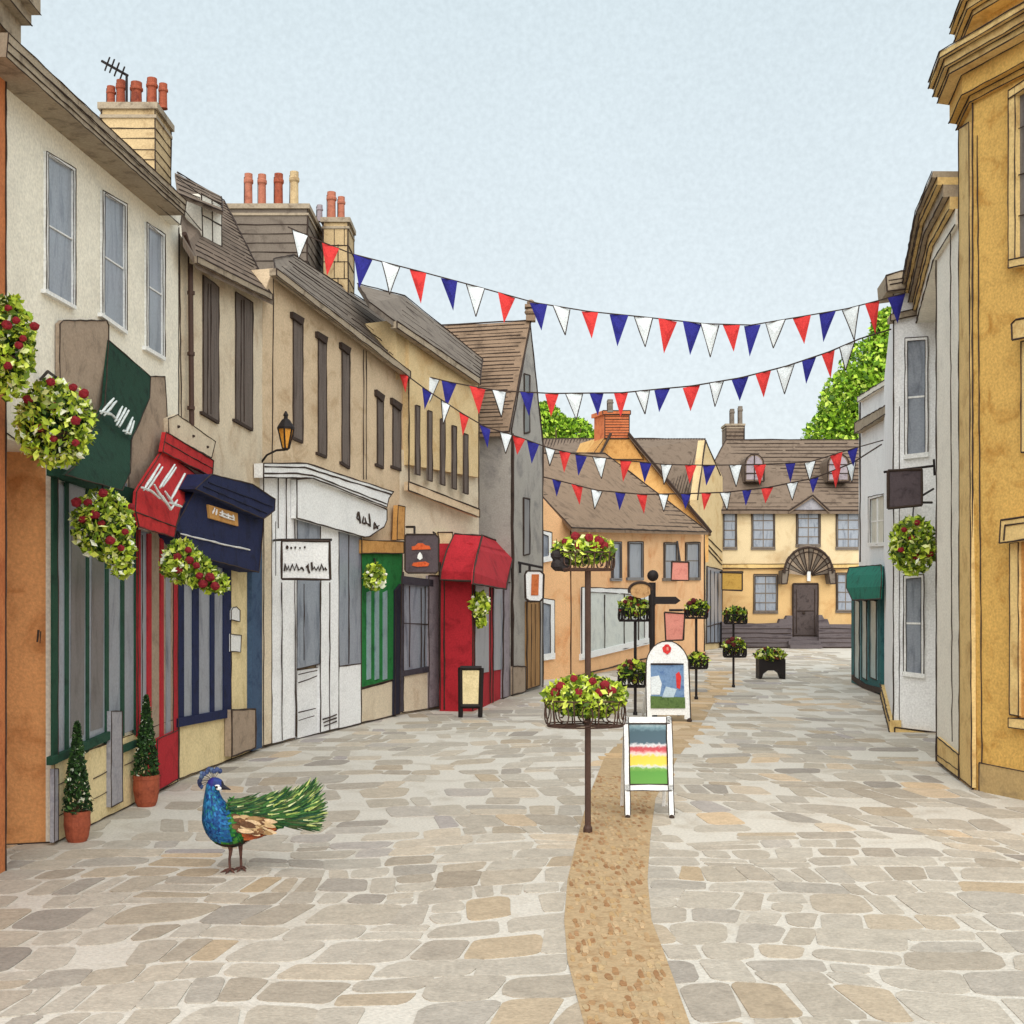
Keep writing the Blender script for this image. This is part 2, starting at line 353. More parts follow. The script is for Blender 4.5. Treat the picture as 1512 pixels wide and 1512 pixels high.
# --- building 1 (cream)
b1 = thing('terrace_house', 'cream house with three white sash windows above the green and red shops on the left', 'house', P1.base(170))
mb = MB(M['cream'])
A, B = body(mb, P1, 10, 266, 95, 333, 4, M['cream'], z0=3.68)
lo, _ = P1.base(80), 0
mb.prism([P1.base(79), P1.base(265.5), P1.base(265.5, 0, 3.68), P1.base(79, 0, 3.68)], -P1.n*3.9)
pinks(mb, P1, [[(11,640),(50,668),(78,692)],[(264,336),(264,640)],[(14,108),(264,332)]], .005, 2.4)
mb.build('wall', b1)
mb = MB(M['panel']); q0 = P1.base(79)+V((0,.02,0)); q1 = at(-6, 1247, 11.38); q1.z = 0
mb.prism([q1, q0, q0+V((0,0,3.75)), q1+V((0,0,3.75))], (0,.1,0)); mb.ink([q1+V((0,-.01,.01)), q0+V((0,-.01,.01))], 3)
mb.ink([at(57,930,11.33), at(55,948,11.33)], 3); mb.ink([at(60,932,11.33), at(59,950,11.33)], 2)
mb.build('side_panel', b1, label='orange brown recessed panel')
mb = MB(M['cornice'])
slab(mb, P1, [(9,84),(272,318),(275,296),(12,48)], .30, .6, M['cornice'], 2.2)
slab(mb, P1, [(9,108),(266,332),(268,316),(9,86)], .12, .3, M['warmwhite'], 1.8)
pinks(mb, P1, [[(12,62),(274,303)],[(12,76),(273,312)]], .305, 2.6)
pinks(mb, P1, [[(30,80),(266,300)]], .31, 1.6)
mb.build('cornice', b1)
sl = MB(M['slate']); E0=P1.pt(12,52,.1); E1=P1.pt(275,298,.1); T0=E0+V((-2.2,.6,1.1)); T1=E1+V((-2.2,.2,1.1))
sl.prism([E0,E1,T1,T0], (0,0,-.08)); hatch(sl, E0,T0,E1,T1, 7); sl.build('roof', b1)
c1, bk = brickchim(b1, 150, 229, 252, 157, 19, 7.0, 'buff', 17)
for x0,x1,t in ((157,171,128),(171,186,119),(192,211,122),(216,233,116),(234,248,124)): potc(c1, x0, x1, t, 156, 19.3)
mb = MB(M['blk']); p0 = at(187,160,19.1); p1 = at(187,112,19.1)
mb.tube([p0,p1], .02); mb.tube([at(150,90,19.1), at(189,112,19.1)], .022)
for x,y in ((158,94),(165,97),(172,102),(180,108)): mb.tube([at(x+4,y-9,18.9), at(x-3,y+10,19.3)], .014)
mb.build('television_aerial', b1)
sash(b1, P1, 69,112, 223,249, 430,455, bars=(.52,))
sash(b1, P1, 152,188, 281,301, 465,492, bars=(.52,))
sash(b1, P1, 217,244, 328,346, 514,531, bars=(.5,))
mb = MB(M['felt'])
slab(mb, P1, [(88,625),(88,478),(93,473),(157,473),(160,480),(160,640)], .05, .04, M['felt'], 2)
slab(mb, P1, [(190,724),(188,640),(222,556),(243,556),(246,600),(247,640),(239,672),(211,714),(199,726)], .045, .04, M['felt'], 1.8)
mb.build('fascia_board', b1, label='taupe backing board behind the green awning')
def awning(par, pl, L, Rr, m, th=.03, name='awning', edge=2, label=None, cols=5):
    mb = MB(m); n = len(L)
    g = [[pl.pt(*L[i][:2], L[i][2]).lerp(pl.pt(*Rr[i][:2], Rr[i][2]), j/cols) for j in range(cols+1)] for i in range(n)]
    off = -pl.n*th
    for i in range(n-1):
        for j in range(cols): mb.prism([g[i][j], g[i][j+1], g[i+1][j+1], g[i+1][j]], off)
    for side in (0, cols): mb.ink([g[i][side]+pl.n*.004 for i in range(n)], edge)
    for i in (0, n-1): mb.ink([g[i][j]+pl.n*.004 for j in range(cols+1)], edge)
    return mb.build(name, par, label=label)
def strokes(par, pl, lines, out, w, m, name='letter'):
    for l in lines:
        mb = MB(m); P = [pl.pt(p_[0], p_[1], out) for p_ in l]; pts=[]
        for a, b in zip(P, P[1:]):
            for k in range(4): pts.append(a.lerp(b, k/4)+V((0,R.uniform(-.4,.4),R.uniform(-.5,.5)))*(a.y/F))
        pts.append(P[-1]); n=len(pts)
        mb.tube(pts, [w*.5*p.y/F*(.35+.75*math.sin(math.pi*(.15+.8*q/n)))*R.uniform(.8,1.2) for q, p in enumerate(pts)], m, 5)
        mb.build(name, par)
# --- shop 1 (green) as part of house 1
s1 = MB(M['dgreen'])
for a,b,t,bt0 in ((78,86,690,1130),(97,102,712,1118),(128,132,716,1112),(156,161,718,1098),(179,184,722,1090),(199,204,724,1086)):
    slab(s1, P1, [(a,bt0),(b,bt0-3),(b,t),(a,t)], .042, .02, M['dgreen'])
slab(s1, P1, [(78,1130),(163,1092),(163,1080),(78,1118)], .08, .06, M['dgreen'])
slab(s1, P1, [(182,1112),(205,1102),(205,1092),(182,1102)], .08, .06, M['dgreen'])
slab(s1, P1, [(78,702),(200,745),(200,722),(78,688)], .08, .06, M['dgreen'])
pinks(s1, P1, [[(86,700),(86,1115)],[(204,730),(204,1095)]], .075, 1.6)
sf1 = s1.build('shopfront', b1, label='dark green painted shopfront')
g = MB(M['glass'])
for a,b in ((86,97),(102,128),(132,156),(161,179),(184,199)): slab(g, P1, [(a,1124-(a-86)*.42),(b,1124-(b-86)*.42),(b,720),(a,712)], .03, .02, M['glass'])
slab(g, P1, [(104,1090),(124,1085),(126,760),(106,760)], .034, .02, M['glassd'])
slab(g, P1, [(134,1080),(152,1074),(154,790),(136,790)], .034, .02, M['glassd'])
g.build('shop_window', sf1)
g = MB(M['sand']); slab(g, P1, [(80,1244),(262,1154),(262,1060),(80,1126)], .035, .03, M['sand'], 1.6)
pinks(g, P1, [[(138,1150),(160,1138)],[(138,1180),(160,1168)],[(84,1160),(100,1152)],[(86,1205),(100,1198)],[(184,1130),(200,1122)]], .04, 1.6); g.build('stall_riser', sf1)
g = MB(M['steel']); slab(g, P1, [(164,1192),(181,1183),(180,1050),(164,1050)], .085, .06, M['steel'], 1.6); g.build('pilaster', sf1)
g=MB(M['steel']); slab(g, P1, [(80,1244),(86,1240),(86,1135),(80,1135)], .06, .04, M['steel'], 1.4); g.build('pilaster', sf1)
aw = awning(b1, P1, [(160,502,.06),(158,540,.08),(154,597,.14),(137,632,.25),(112,687,.38),(96,701,.42)], [(222,556,.06),(221,587,.1),(206,623,.16),(193,650,.27),(192,698,.4),(180,724,.44)], M['green'], name='awning', label='dark green curved awning with white script')
pale = mat('chalk white lettering', (214,222,222), var=.08, scale=20)
strokes(aw, P1, [[(168,588),(149,610)],[(172,592),(154,613)],[(148,607),(164,612),(176,622)],[(181,600),(170,622)],[(190,606),(176,630)],[(186,603),(172,628)],[(196,616),(186,640)],[(198,622),(192,640),(182,636)]], .3, 4.2, pale)
# red shop
b1r = MB(M['redp'])
for a,b,t,bt in ((203,208,782,1088),(218,224,788,1150),(237,242,795,1100),(257,263,790,1152)): slab(b1r, P1, [(a,bt),(b,bt-2),(b,t),(a,t)], .055, .02, M['redp'])
slab(b1r, P1, [(232,1168),(263,1150),(263,1078),(232,1092)], .09, .07, M['redp'], 1.8)
pinks(b1r, P1, [[(210,790),(210,1080)],[(256,800),(256,1150)],[(263,790),(263,1150)]], .085, 1.6)
sf2 = b1r.build('shopfront', b1, label='crimson painted shopfront')
g = MB(M['glass'])
for a,b,mm in ((208,218,'glass'),(224,237,'felt'),(242,257,'felt')): slab(g, P1, [(a,1100),(b,1095),(b,785),(a,785)], .04, .02, M[mm])
slab(g, P1, [(245,1085),(252,1083),(252,830),(245,830)], .045, .02, M['glass']); g.build('shop_window', sf2)
mb = MB(M['beige']); slab(mb, P1, [(248,618),(262,612),(318,652),(312,676),(249,642)], .1, .07, M['beige'], 1.6)
for x,y in ((263,630),(285,644),(306,660)): mb.ball(P1.pt(x,y,.105), .03, .02, .02, INKM, 6)
mb.build('stone_ledge', b1)
ra = awning(b1, P1, [(241,664,.12),(219,697,.2),(201,726,.3),(199,754,.34),(206,777,.36)], [(296,706,.12),(279,731,.2),(266,752,.3),(260,775,.34),(257,792,.36)], M['red'], label='red awning with white script')
g = MB(M['red']); slab(g, P1, [(245,638),(315,680),(313,704),(240,667)], .17, .05, M['red'], 2); pinks(g, P1, [[(243,652),(314,692)]], .175, 1.8); g.build('awning_box', ra)
g = MB(M['red']); slab(g, P1, [(200,756),(260,778),(257,794),(205,778)], .37, .02, M['red'], 2); g.build('valance', ra)
strokes(ra, P1, [[(236,686),(212,724)],[(240,690),(218,722)],[(209,720),(222,724),(236,736)],[(258,686),(236,720)],[(260,690),(240,718)],[(228,716),(238,734),(248,746)],[(273,700),(252,738)],[(240,732),(252,752),(262,738)],[(250,742),(268,748)],[(244,726),(256,744)]], .42, 4.0, pale)

# --- building 2 (beige, dormer)
b2 = thing('terrace_house', 'beige house with dark shutters and a roof dormer, above the navy shop', 'house', P2.base(325))
mb = MB(M['beige']); mb.prism([P2.base(264.5), P2.base(403), P2.pt(403,443), P2.pt(291,386), P2.pt(264.5,344)], -P2.n*4)
pinks(mb, P2, [[(265,345),(268,640)],[(392,452),(392,690)],[(399,450),(399,680)],[(292,390),(400,446)]], .006, 2)
mb.build('wall', b2)
mb = MB(M['tiled'])
e0=P2.pt(268,344,.1); e0=P2.pt(270,352,.2); e1=P2.pt(291,386,.22); e2=P2.pt(403,441,.22); r0=P2.pt(262,256,-2.6); r1=P2.pt(331,297,-2.6)
mb.prism([e0,e1,e2,r1,r0], (0,0,-.1)); hatch(mb, e1,r0,e2,r1, 22, 1.7)
for a,b,w in ((e1,e2,3),(e2,r1,2.6),(r1,r0,2.6)): mb.ink([a+V((0,0,.02)), b+V((0,0,.02))], w)
slab(mb, P2, [(291,388),(402,443),(402,434),(291,378)], .25, .1, M['cornice'], 1.6)
mb.build('roof', b2)
dm = MB(M['warmwhite']); slab(dm, P2, [(299,350),(327,364),(327,303),(297,286)], -.55, .9, M['warmwhite'], 2.2)
pinks(dm, P2, [[(313,296),(314,357)],[(299,318),(327,333)],[(262,262),(297,288)],[(265,300),(297,340)]], -.545, 2)
dr = dm.build('dormer', b2)
g = MB(M['tiled']); g.prism([P2.pt(262,285,-.4), P2.pt(329,312,-.35), P2.pt(327,290,-1.5), P2.pt(258,255,-1.5)], (0,0,-.06))
hatch(g, P2.pt(262,285,-.4), P2.pt(258,255,-1.5), P2.pt(329,312,-.35), P2.pt(327,290,-1.5), 5, 1.8)
g.ink([P2.pt(262,285,-.38), P2.pt(329,312,-.33)], 3); g.ink([P2.pt(329,312,-.33),P2.pt(327,290,-1.5)], 2.4); g.build('dormer_roof', dr)
def shutter(par, pl, x0,x1,t0,t1,b0,b1, m='shut', cap=True, out=.012):
    g = MB(M[m]); slab(g, pl, [(x0,b0),(x1,b1),(x1,t1),(x0,t0)], out, .06, M[m], 2)
    k = (x0+x1)/2
    if x1-x0 > 14: pinks(g, pl, [[(k,(t0+t1)/2+4),(k,(b0+b1)/2-4)],[(k-4,(t0+t1)/2+4),(k-5,(b0+b1)/2-4)]], out+.006, 1.6)
    o = g.build('window', par)
    f = MB(INKM); slab(f, pl, [(x0-1,b0+3),(x1+1,b1+3),(x1+1,b1-1),(x0-1,b0-1)], out+.03, .06, INKM); f.build('sill', o)
    if cap: f = MB(INKM); slab(f, pl, [(x0,t0+6),(x1+1,t1+10),(x1+3,t1),(x0,t0-3)], out+.05, .07, INKM); f.build('hood', o)
shutter(b2, P2, 300,323,406,424,608,623,cap=False); shutter(b2, P2, 348,373,431,447,619,634,cap=False)
mb = MB(M['rail']); a=P2.pt(281,372,.08); b=P2.pt(283,628,.08); mb.tube([P2.pt(272,345,.1),a,b], .035, M['rail'], 8)
for y in (430,520,600): mb.tube([P2.pt(282,y,.08), P2.pt(282,y+5,.08)], .05, M['rail'], 8)
mb.build('drainpipe', b2)
# navy shop
n = MB(M['navy'])
for a,b in ((264,272),(285,294),(311,317),(330,341)): slab(n, P2, [(a,1068-(a-264)*.2),(b,1068-(b-264)*.2),(b,800),(a,800)], .055, .02, M['navy'])
slab(n, P2, [(263,1074),(341,1059),(341,1047),(263,1061)], .1, .08, M['navy'])
slab(n, P2, [(372,1109),(387,1104),(387,800),(372,800)], .12, .1, mat('blue grey paint', (62,84,112), tint=(44,62,92), scale=4))
sf3 = n.build('shopfront', b2, label='navy painted shopfront')
g = MB(M['glassp'])
for a,b in ((272,285),(294,311),(317,330)): slab(g, P2, [(a,1062),(b,1060),(b,822),(a,818)], .04, .03, M['glass'])
g.build('shop_window', sf3)
g = MB(M['sand']); slab(g, P2, [(264,1150),(341,1121),(341,1058),(264,1072)], .05, .04, M['sand'], 1.8); slab(g, P2, [(341,1121),(372,1109),(372,820),(341,815)], .045, .04, M['sand'], 1.4); g.build('stall_riser', sf3)
g = MB(M['wood']); slab(g, P2, [(342,1117),(377,1104),(377,1047),(342,1048)], .16, .1, M['felt'], 2.6); g.build('meter_cupboard', sf3)
for pol, nm in (([(341,915),(354,918),(354,901),(349,896),(344,897),(341,902)],'notice'), ([(340,962),(355,963),(356,938),(340,936)],'notice')):
    g = MB(M['wht']); slab(g, P2, pol, .07, .02, M['wht'], 1.6); g.build(nm, sf3)
fa = MB(M['navy'])
slab(fa, P2, [(292,716),(258,779),(262,792),(293,822),(382,845),(389,764)], .34, .3, M['navy'], 1.8)
f3 = fa.build('fascia', b2, label='navy fascia with small gold plate')
g = MB(M['navy']); slab(g, P2, [(288,722),(312,700),(373,715),(406,737),(405,754),(389,766)], .46, .42, M['navy'], 2)
pinks(g, P2, [[(308,712),(402,748)],[(300,718),(394,758)]], .465, 2.2, mat('deep navy line', (18,22,50))); g.build('cornice', f3)
g = MB(M['wht']); pinks(g, P2, [[(266,788),(300,796),(340,806),(369,812)]], .35, 2.6, M['wht']); g.build('white_trim', f3)
g = MB(M['plank']); slab(g, P2, [(310,765),(352,777),(351,758),(308,745)], .37, .03, M['plank']); go = g.build('name_plate', b2)
strokes(go, P2, [[(314,758),(317,750)],[(319,760),(320,752)],[(324,760),(330,763),(346,768)],[(325,757),(334,760),(346,765)],[(328,754),(328,762)],[(337,758),(337,766)],[(344,760),(345,768)]], .385, 2.8, M['wht'])

# --- building 3 (tan stone)
b3 = thing('terrace_house', 'tan stone house with tall narrow dark windows above the white shop', 'house', P3.base(490))
mb = MB(M['tan']); A = P3.pt(403,396,0); B = P3.pt(605,552,0)
mb.prism([P3.base(387), P3.base(605), B, A, P3.pt(388,440,0)], -P3.n*4)
pinks(mb, P3, [[(404,400),(402,690)],[(605,556),(604,760)],[(408,404),(602,549)]], .006, 2)
pinks(mb, P3, [[(537,516),(537,708)],[(541,518),(541,708)]], .03, 1.6)
mb.build('wall', b3)
def sl3(pl, L, m, nh, par, name='roof', A=None, lines=()):
    mb = MB(M[m]); P = [pl.pt(*p) for p in L]; mb.prism(P, (0,0,-.1))
    if A: hatch(mb, P[A[0]], P[A[1]], P[A[2]], P[A[3]], nh, 1.7)
    for a,b in zip(P, P[1:]+P[:1]): mb.ink([a+V((0,0,.02)), b+V((0,0,.02))], 2.4)
    for l in lines: mb.ink([pl.pt(*p) for p in l], 2)
    return mb.build(name, par)
sl3(P3, [(407,401,.2),(606,553,.2),(588,518,-1.2),(576,470,-1.8),(434,377,-1.8),(404,384,-1.0)], 'slate', 8, b3, A=(0,4,1,3))
mb = MB(M['cornice']); slab(mb, P3, [(408,406),(606,558),(606,548),(408,396)], .24, .12, M['cornice'], 1.8); mb.build('gutter', b3)
for q in ((433,447,463,470,645,652),(470,482,492,498,668,674),(505,516,508,514,682,690),(557,566,578,584,685,690),(580,592,590,597,688,693)): shutter(b3, P3, *q)
c3, bk = brickchim(b3, 331, 454, 477, 305, 25, 7.5, 'slate', 14)
for x0,x1,t,mm in ((360,374,257,'potpink'),(380,394,258,'potpink'),(404,419,257,'pot'),(427,442,254,'buff')): potc(c3, x0, x1, t, 304, 25.3, mm)
c3, bk = brickchim(b3, 477, 514, 516, 325, 26, 7, 'buff', 9, back=.9, stone=True)
for x0,x1,t,mm in ((467,477,303,'mauve'),(482,497,284,'potpink'),(498,510,291,'potpink')): potc(c3, x0, x1, t, 324, 26.3, mm)
# white shop
w = MB(M['white'])
slab(w, P3, [(389,1101),(438,1089),(438,704),(389,704)], .09, .07, M['white'], 1.6)
slab(w, P3, [(473,1082),(500,1075),(500,770),(473,765)], .1, .08, M['white'], 1.6)
slab(w, P3, [(500,1076),(533,1068),(533,980),(500,984)], .09, .07, M['white'], 1.8)
slab(w, P3, [(438,1091),(473,1082),(473,985),(438,990)], .05, .03, M['white'], 1.2)
slab(w, P3, [(438,800),(535,830),(535,760),(438,745)], .05, .03, M['white'])
pinks(w, P3, [[(401,750),(401,1096)],[(416,860),(417,1093)],[(411,706),(411,780)],[(423,706),(423,796)],[(435,710),(437,1088)],[(441,996),(468,990)],[(441,1008),(468,998)],[(441,1052),(466,1046)],[(441,1064),(464,1057)],[(487,860),(487,1078)],[(473,860),(473,1080)]], .112, 1.8)
for k in range(3): pinks(w, P3, [[(477+k,1062+k*5),(487,1059+k*5),(497,1055+k*5)]], .115, 2)
slab(w, P3, [(389,1101),(401,1098),(401,745),(389,745)], .14, .1, M['beige'], 1.4)
sf4 = w.build('shopfront', b3, label='white painted shopfront with projecting cornice')
g = MB(M['glass']); slab(g, P3, [(438,988),(473,980),(473,766),(438,764)], .09, .03, M['glass'], 1.6); pinks(g, P3, [[(449,862),(449,975)]], .095, 1.5); g.build('door_glass', sf4)
g = MB(M['glass']); slab(g, P3, [(500,984),(533,980),(533,780),(500,776)], .09, .03, M['glass'], 1.8); pinks(g, P3, [[(515,790),(515,980)]], .095, 2); g.build('shop_window', sf4)
g = MB(M['wht']); slab(g, P3, [(438,765),(538,793),(546,792),(567,778),(571,768),(571,752),(461,706),(438,708)], .2, .1, M['wht'], 2.2)
fo = g.build('fascia', b3, label='white fascia board with dark script')
strokes(fo, P3, [[(529,755),(527,765)],[(530,756),(532,773)],[(527,765),(531,768)],[(537,763),(535,772),(541,773),(539,764)],[(545,758),(547,778)],[(543,773),(546,776)],[(553,771),(552,780),(560,776)],[(554,773),(558,781)]], .215, 2.6, INKM)
g = MB(M['wht']); slab(g, P3, [(389,705),(462,706),(571,749),(574,736),(581,726),(452,684),(389,684)], .28, .16, M['wht'], 2.2)
pinks(g, P3, [[(391,699),(438,699),(462,702),(571,744)],[(391,689),(450,690),(578,730)]], .285, 2.4); g.build('shopfront_cornice', b3)

# green shop + building 4
b3b = MB(M['bgreen'])
slab(b3b, P3, [(533,1016),(590,1000),(594,816),(533,816)], .08, .06, M['bgreen'], 1.6)
slab(b3b, P3, [(583,1056),(590,1054),(592,862),(584,872)], .12, .08, mat('near black blue paint', (36,36,50)), 1)
sf5 = b3b.build('shopfront', b3, label='bright green painted shopfront')
g = MB(M['glassp'])
for a,b in ((542,548),(554,560),(566,572)): slab(g, P3, [(a,1004),(b,1002),(b,872),(a,875)], .095, .02, M['tealglass'])
g.build('shop_window', sf5)
g = MB(M['sand']); slab(g, P3, [(533,1067),(584,1056),(584,1004),(533,1018)], .06, .05, M['beige'], 1.8); g.build('stall_riser', sf5)
g = MB(M['plank']); slab(g, P3, [(534,817),(596,817),(596,800),(534,797)], .14, .1, M['plank'], 1.6); slab(g, P3, [(586,797),(597,797),(598,748),(588,746)], .16, .1, M['plank'], 1.4); g.build('wooden_board', sf5)

b4 = thing('terrace_house', 'yellow ochre house with five narrow slit windows between the tan house and the grey gable', 'house', P4.base(650))
mb = MB(M['ochre']); body(mb, P4, 604, 708, 484, 562, 4, M['ochre'], z0=5.0, out=.12)
slab(mb, P4, [(585,560),(606,560),(606,490),(585,472)], .05, 3, M['ochre'])
pinks(mb, P4, [[(604,556),(604,710)],[(707,566),(707,752)]], .13, 2.2)
q0=P4.base(590); q1=P4.base(707); mb.prism([q0,q1,q1+V((0,0,5.3)),q0+V((0,0,5.3))], -P4.n*4, M['beige'])
mb.build('wall', b4)
mb = MB(M['tan']); slab(mb, P4, [(603,724),(708,764),(708,752),(603,711)], .2, .1, M['tan'], 2); mb.build('string_course', b4)
for i,(x,t,bt) in enumerate(((617,598,702),(635,606,711),(654,618,717),(671,628,723),(688,640,730))):
    g = MB(M['shut']); slab(g, P4, [(x-3,bt-2),(x+3,bt),(x+3,t+2),(x-3,t)], .15, .04, M['shut'], 1.8); g.build('window', b4)
sl3(P4, [(585,477,.25),(709,560,.3),(713,531,-1.2),(598,438,-1.4),(528,420,-1.4),(545,447,.2)], 'slate', 6, b4, A=(0,3,1,2))
mb = MB(M['cornice']); slab(mb, P4, [(586,484),(709,568),(709,558),(586,474)], .32, .14, M['cornice'], 2.2); mb.build('gutter', b4)
# grey shop
g = MB(mat('charcoal paint', (66,62,70), tint=(46,42,50), scale=5))
ch = MATS['charcoal paint']
slab(g, P4, [(590,1052),(596,1050),(596,845),(590,845)], .09, .07, ch, 1); slab(g, P4, [(590,1000),(633,992),(633,984),(590,992)], .1, .08, ch)
slab(g, P4, [(592,862),(640,866),(640,856),(592,850)], .1, .08, ch)
slab(g, P4, [(633,1046),(648,1043),(648,850),(633,850)], .09, .07, M['mauve'], 1.8)
pinks(g, P4, [[(605,865),(605,985)],[(628,866),(627,985)],[(595,920),(632,922)],[(622,868),(622,985)]], .075, 1.6)
sf6 = g.build('shopfront', b4, label='charcoal shopfront with grey pilaster')
g = MB(M['glass']); slab(g, P4, [(596,990),(633,985),(633,860),(596,860)], .05, .04, M['glass']); g.build('shop_window', sf6)
g = MB(M['beige']); slab(g, P4, [(594,1052),(633,1046),(633,992),(594,998)], .06, .05, M['beige'], 1.6); g.build('stall_riser', sf6)
# red projecting shop
cA=gp(649,1050); cB=gp(698,1051); cC=gp(746,1029.5); PRa = Plane(cA,cB); PRb = Plane(cB,cC)
rs = thing('corner_shop', 'small crimson shop box projecting below the grey gable, red canopy above', 'shop', cB)
g = MB(M['redp']); top = 4.0
ring=[cA,cB,cC,V((cC.x-.9,cC.y+.3,0)),V((cA.x+.1,cA.y+1.6,0))]
g.prism(ring, (0,0,3.45)); pinks(g, PRa, [[(650,830),(650,1048)],[(698,832),(698,1049)],[(656,830),(656,1048)]], .01, 2.2); g.build('body', rs)
g = MB(M['glass']); slab(g, PRb, [(702,995),(722,992),(722,860),(702,858)], .03, .02, M['glass']); slab(g, PRb, [(730,990),(742,988),(742,868),(730,864)], .03, .02, M['glass'])
pinks(g, PRb, [[(701,832),(701,1045)],[(724,860),(724,1038)],[(728,862),(728,1038)]], .04, 2); g.build('shop_window', rs)
g = MB(M['steel']); slab(g, PRb, [(742,1031),(754,1028),(754,860),(744,860)], .05, .06, M['mauve'], 2.4); g.build('pilaster', rs)
awl = awning(rs, PRa, [(671,788,-.1),(660,812,.15),(651,843,.35),(650,856,.36)], [(712,791,-.3),(706,812,.1),(699,845,.35),(698,858,.36)], M['redp'], name='canopy', cols=3, edge=3)
awning(rs, PRb, [(711,790,-.3),(706,812,.1),(699,845,.35),(698,862,.36)], [(757,808,-.3),(757,824,.1),(748,862,.35),(747,870,.36)], M['redp'], name='canopy', cols=3, edge=3)
g = MB(M['goldtrim']); slab(g, P4, [(648,850),(655,850),(668,792),(668,786),(646,786),(648,795)], .1, .08, M['sand'], 2); g.build('corbel', b4)

# --- building 5 (grey gable)
c5 = V((at(755,0,28.95).x, 28.95, 0)); c6 = V((at(801,0,31.8).x, 31.8, 0)); P5 = Plane(c5, c6)
b5 = thing('gabled_house', 'grey stone house with steep gable end and ball finial, brown tiled roof', 'house', c5)
ze, zr = 6.35, 9.2; mid = (c5+c6)/2; back = V((-.97,.24,0))*5
mb = MB(M['grey']); g0 = [c5, c6, c6+V((0,0,ze)), mid+V((.06,.2,zr)), c5+V((0,0,ze))]
mb.prism(g0, back)
for a,b in ((0,4),(1,2),(2,3),(3,4)): mb.ink([g0[a]+P5.n*.01, g0[b]+P5.n*.01], 2.6)
mb.ink([P5.pt(757,640,.03), P5.pt(757,1025,.03)], 4.5); mb.build('wall', b5)
nw = (c5-mid).normalized()
rf = MB(M['tile']); e0 = c5+V((.0,0,ze-.1))+nw*.25; e1 = e0+back; r0 = mid+V((.06,.2,zr+.08)); r1 = r0+back
rf.prism([e0,r0,r1,e1], (0,0,-.1)); hatch(rf, e0,r0,e1,r1, 30, 1.8); rf.ink([r0+V((0,0,.02)),r1+V((0,0,.02))], 2.4); rf.ink([e0,e1], 2.4); rf.ink([e0+V((.02,0,0)),r0+V((.02,0,0))], 2.6)
e2 = c6-nw*.2+V((0,0,ze-.1)); rf.prism([r0,e2,e2+back,r1], (0,0,-.1), M['tile']); rf.build('roof', b5)
fn = MB(M['tile']); t = r0+V((.02,0,0)); fn.box(t+V((0,0,.06)), .24,.24,.14, M['tile']); fn.ball(t+V((0,0,.22)), .16,.16,.1); fn.box(t+V((0,0,.36)), .3,.3,.07); fn.ball(t+V((0,0,.46)), .1,.1,.08); fn.build('finial', b5)
for a,b,t_,b_ in ((774,782,552,640),(773,782,735,820)):
    g = MB(M['glassd']); slab(g, P5, [(a,b_),(b,b_-2),(b,t_+2),(a,t_)], .02, .05, M['glassd'], 2.4); g.build('window', b5)
g = MB(M['wood']); slab(g, P5, [(778,1018),(797,1012),(797,888),(778,888)], .05, .05, M['wood'], 2.2); pinks(g, P5, [[(785,892),(784,1014)],[(791,892),(790,1012)]], .055, 1.6); g.build('door', b5)
g = MB(M['felt']); slab(g, P5, [(757,1026),(776,1021),(776,984),(757,984)], .06, .05, M['felt'], 1.8); g.build('plinth', b5)
# ================================================================== orange building
k6 = gp(842,1001); e6 = gp(1041,967); P6 = Plane(k6, e6); l6 = V((at(772,0,34.3).x, 34.3, 0)); P6a = Plane(l6, k6)
b6 = thing('cafe_building', 'orange rendered building with white framed shop window and brown tiled roof', 'shop', k6)
mb = MB(M['orange']); K = P6.pt(842,781); E = P6.pt(1041,785); G = P6a.pt(772,706)
kb = V((k6.x,k6.y,0)); mb.prism([kb, e6, E, K], V((-2.2,3.4,0)))
mb.prism([l6, V((k6.x,k6.y+.01,0)), V((K.x,K.y+.01,K.z)), P6a.pt(803,737), G], V((-1.5,3.0,0)), M['orange'])
pinks(mb, P6, [[(843,782),(843,1000)],[(845,1000),(958,971)],[(1040,785),(1040,962)]], .02, 2.2)
pinks(mb, P6a, [[(800,1009),(842,1002)]], .02, 1.6); mb.build('wall', b6)
sl3(P6, [(844,780,.3),(1046,786,.3),(893,670,-3.2),(742,670,-3.2)], 'tile', 19, b6, A=(0,3,1,2))
for a,b,t_,b_ in ((904,918,800,856),(928,950,800,855),(981,1001,801,856),(1013,1034,801,855)):
    sash(b6, P6, a,b, t_,t_, b_,b_, frame='slate' if a>970 else 'glassd', fw=2, bars=(.5,) if a>970 else (), out=.02)
w6 = sash(b6, P6, 859,958, 867,871, 973,949, glass='glassp', fw=6, edge=1.8, out=.03)
g = MB(M['wht']); pinks(g, P6, [[(893,878),(893,960)],[(922,878),(922,956)],[(943,878),(943,950)]], .05, 1.8); g.build('mullion', w6)
sash(b6, P6a, 796,815, 782,786, 830,826, out=.03, fw=5); sash(b6, P6a, 792,819, 882,886, 975,971, out=.03, fw=6)
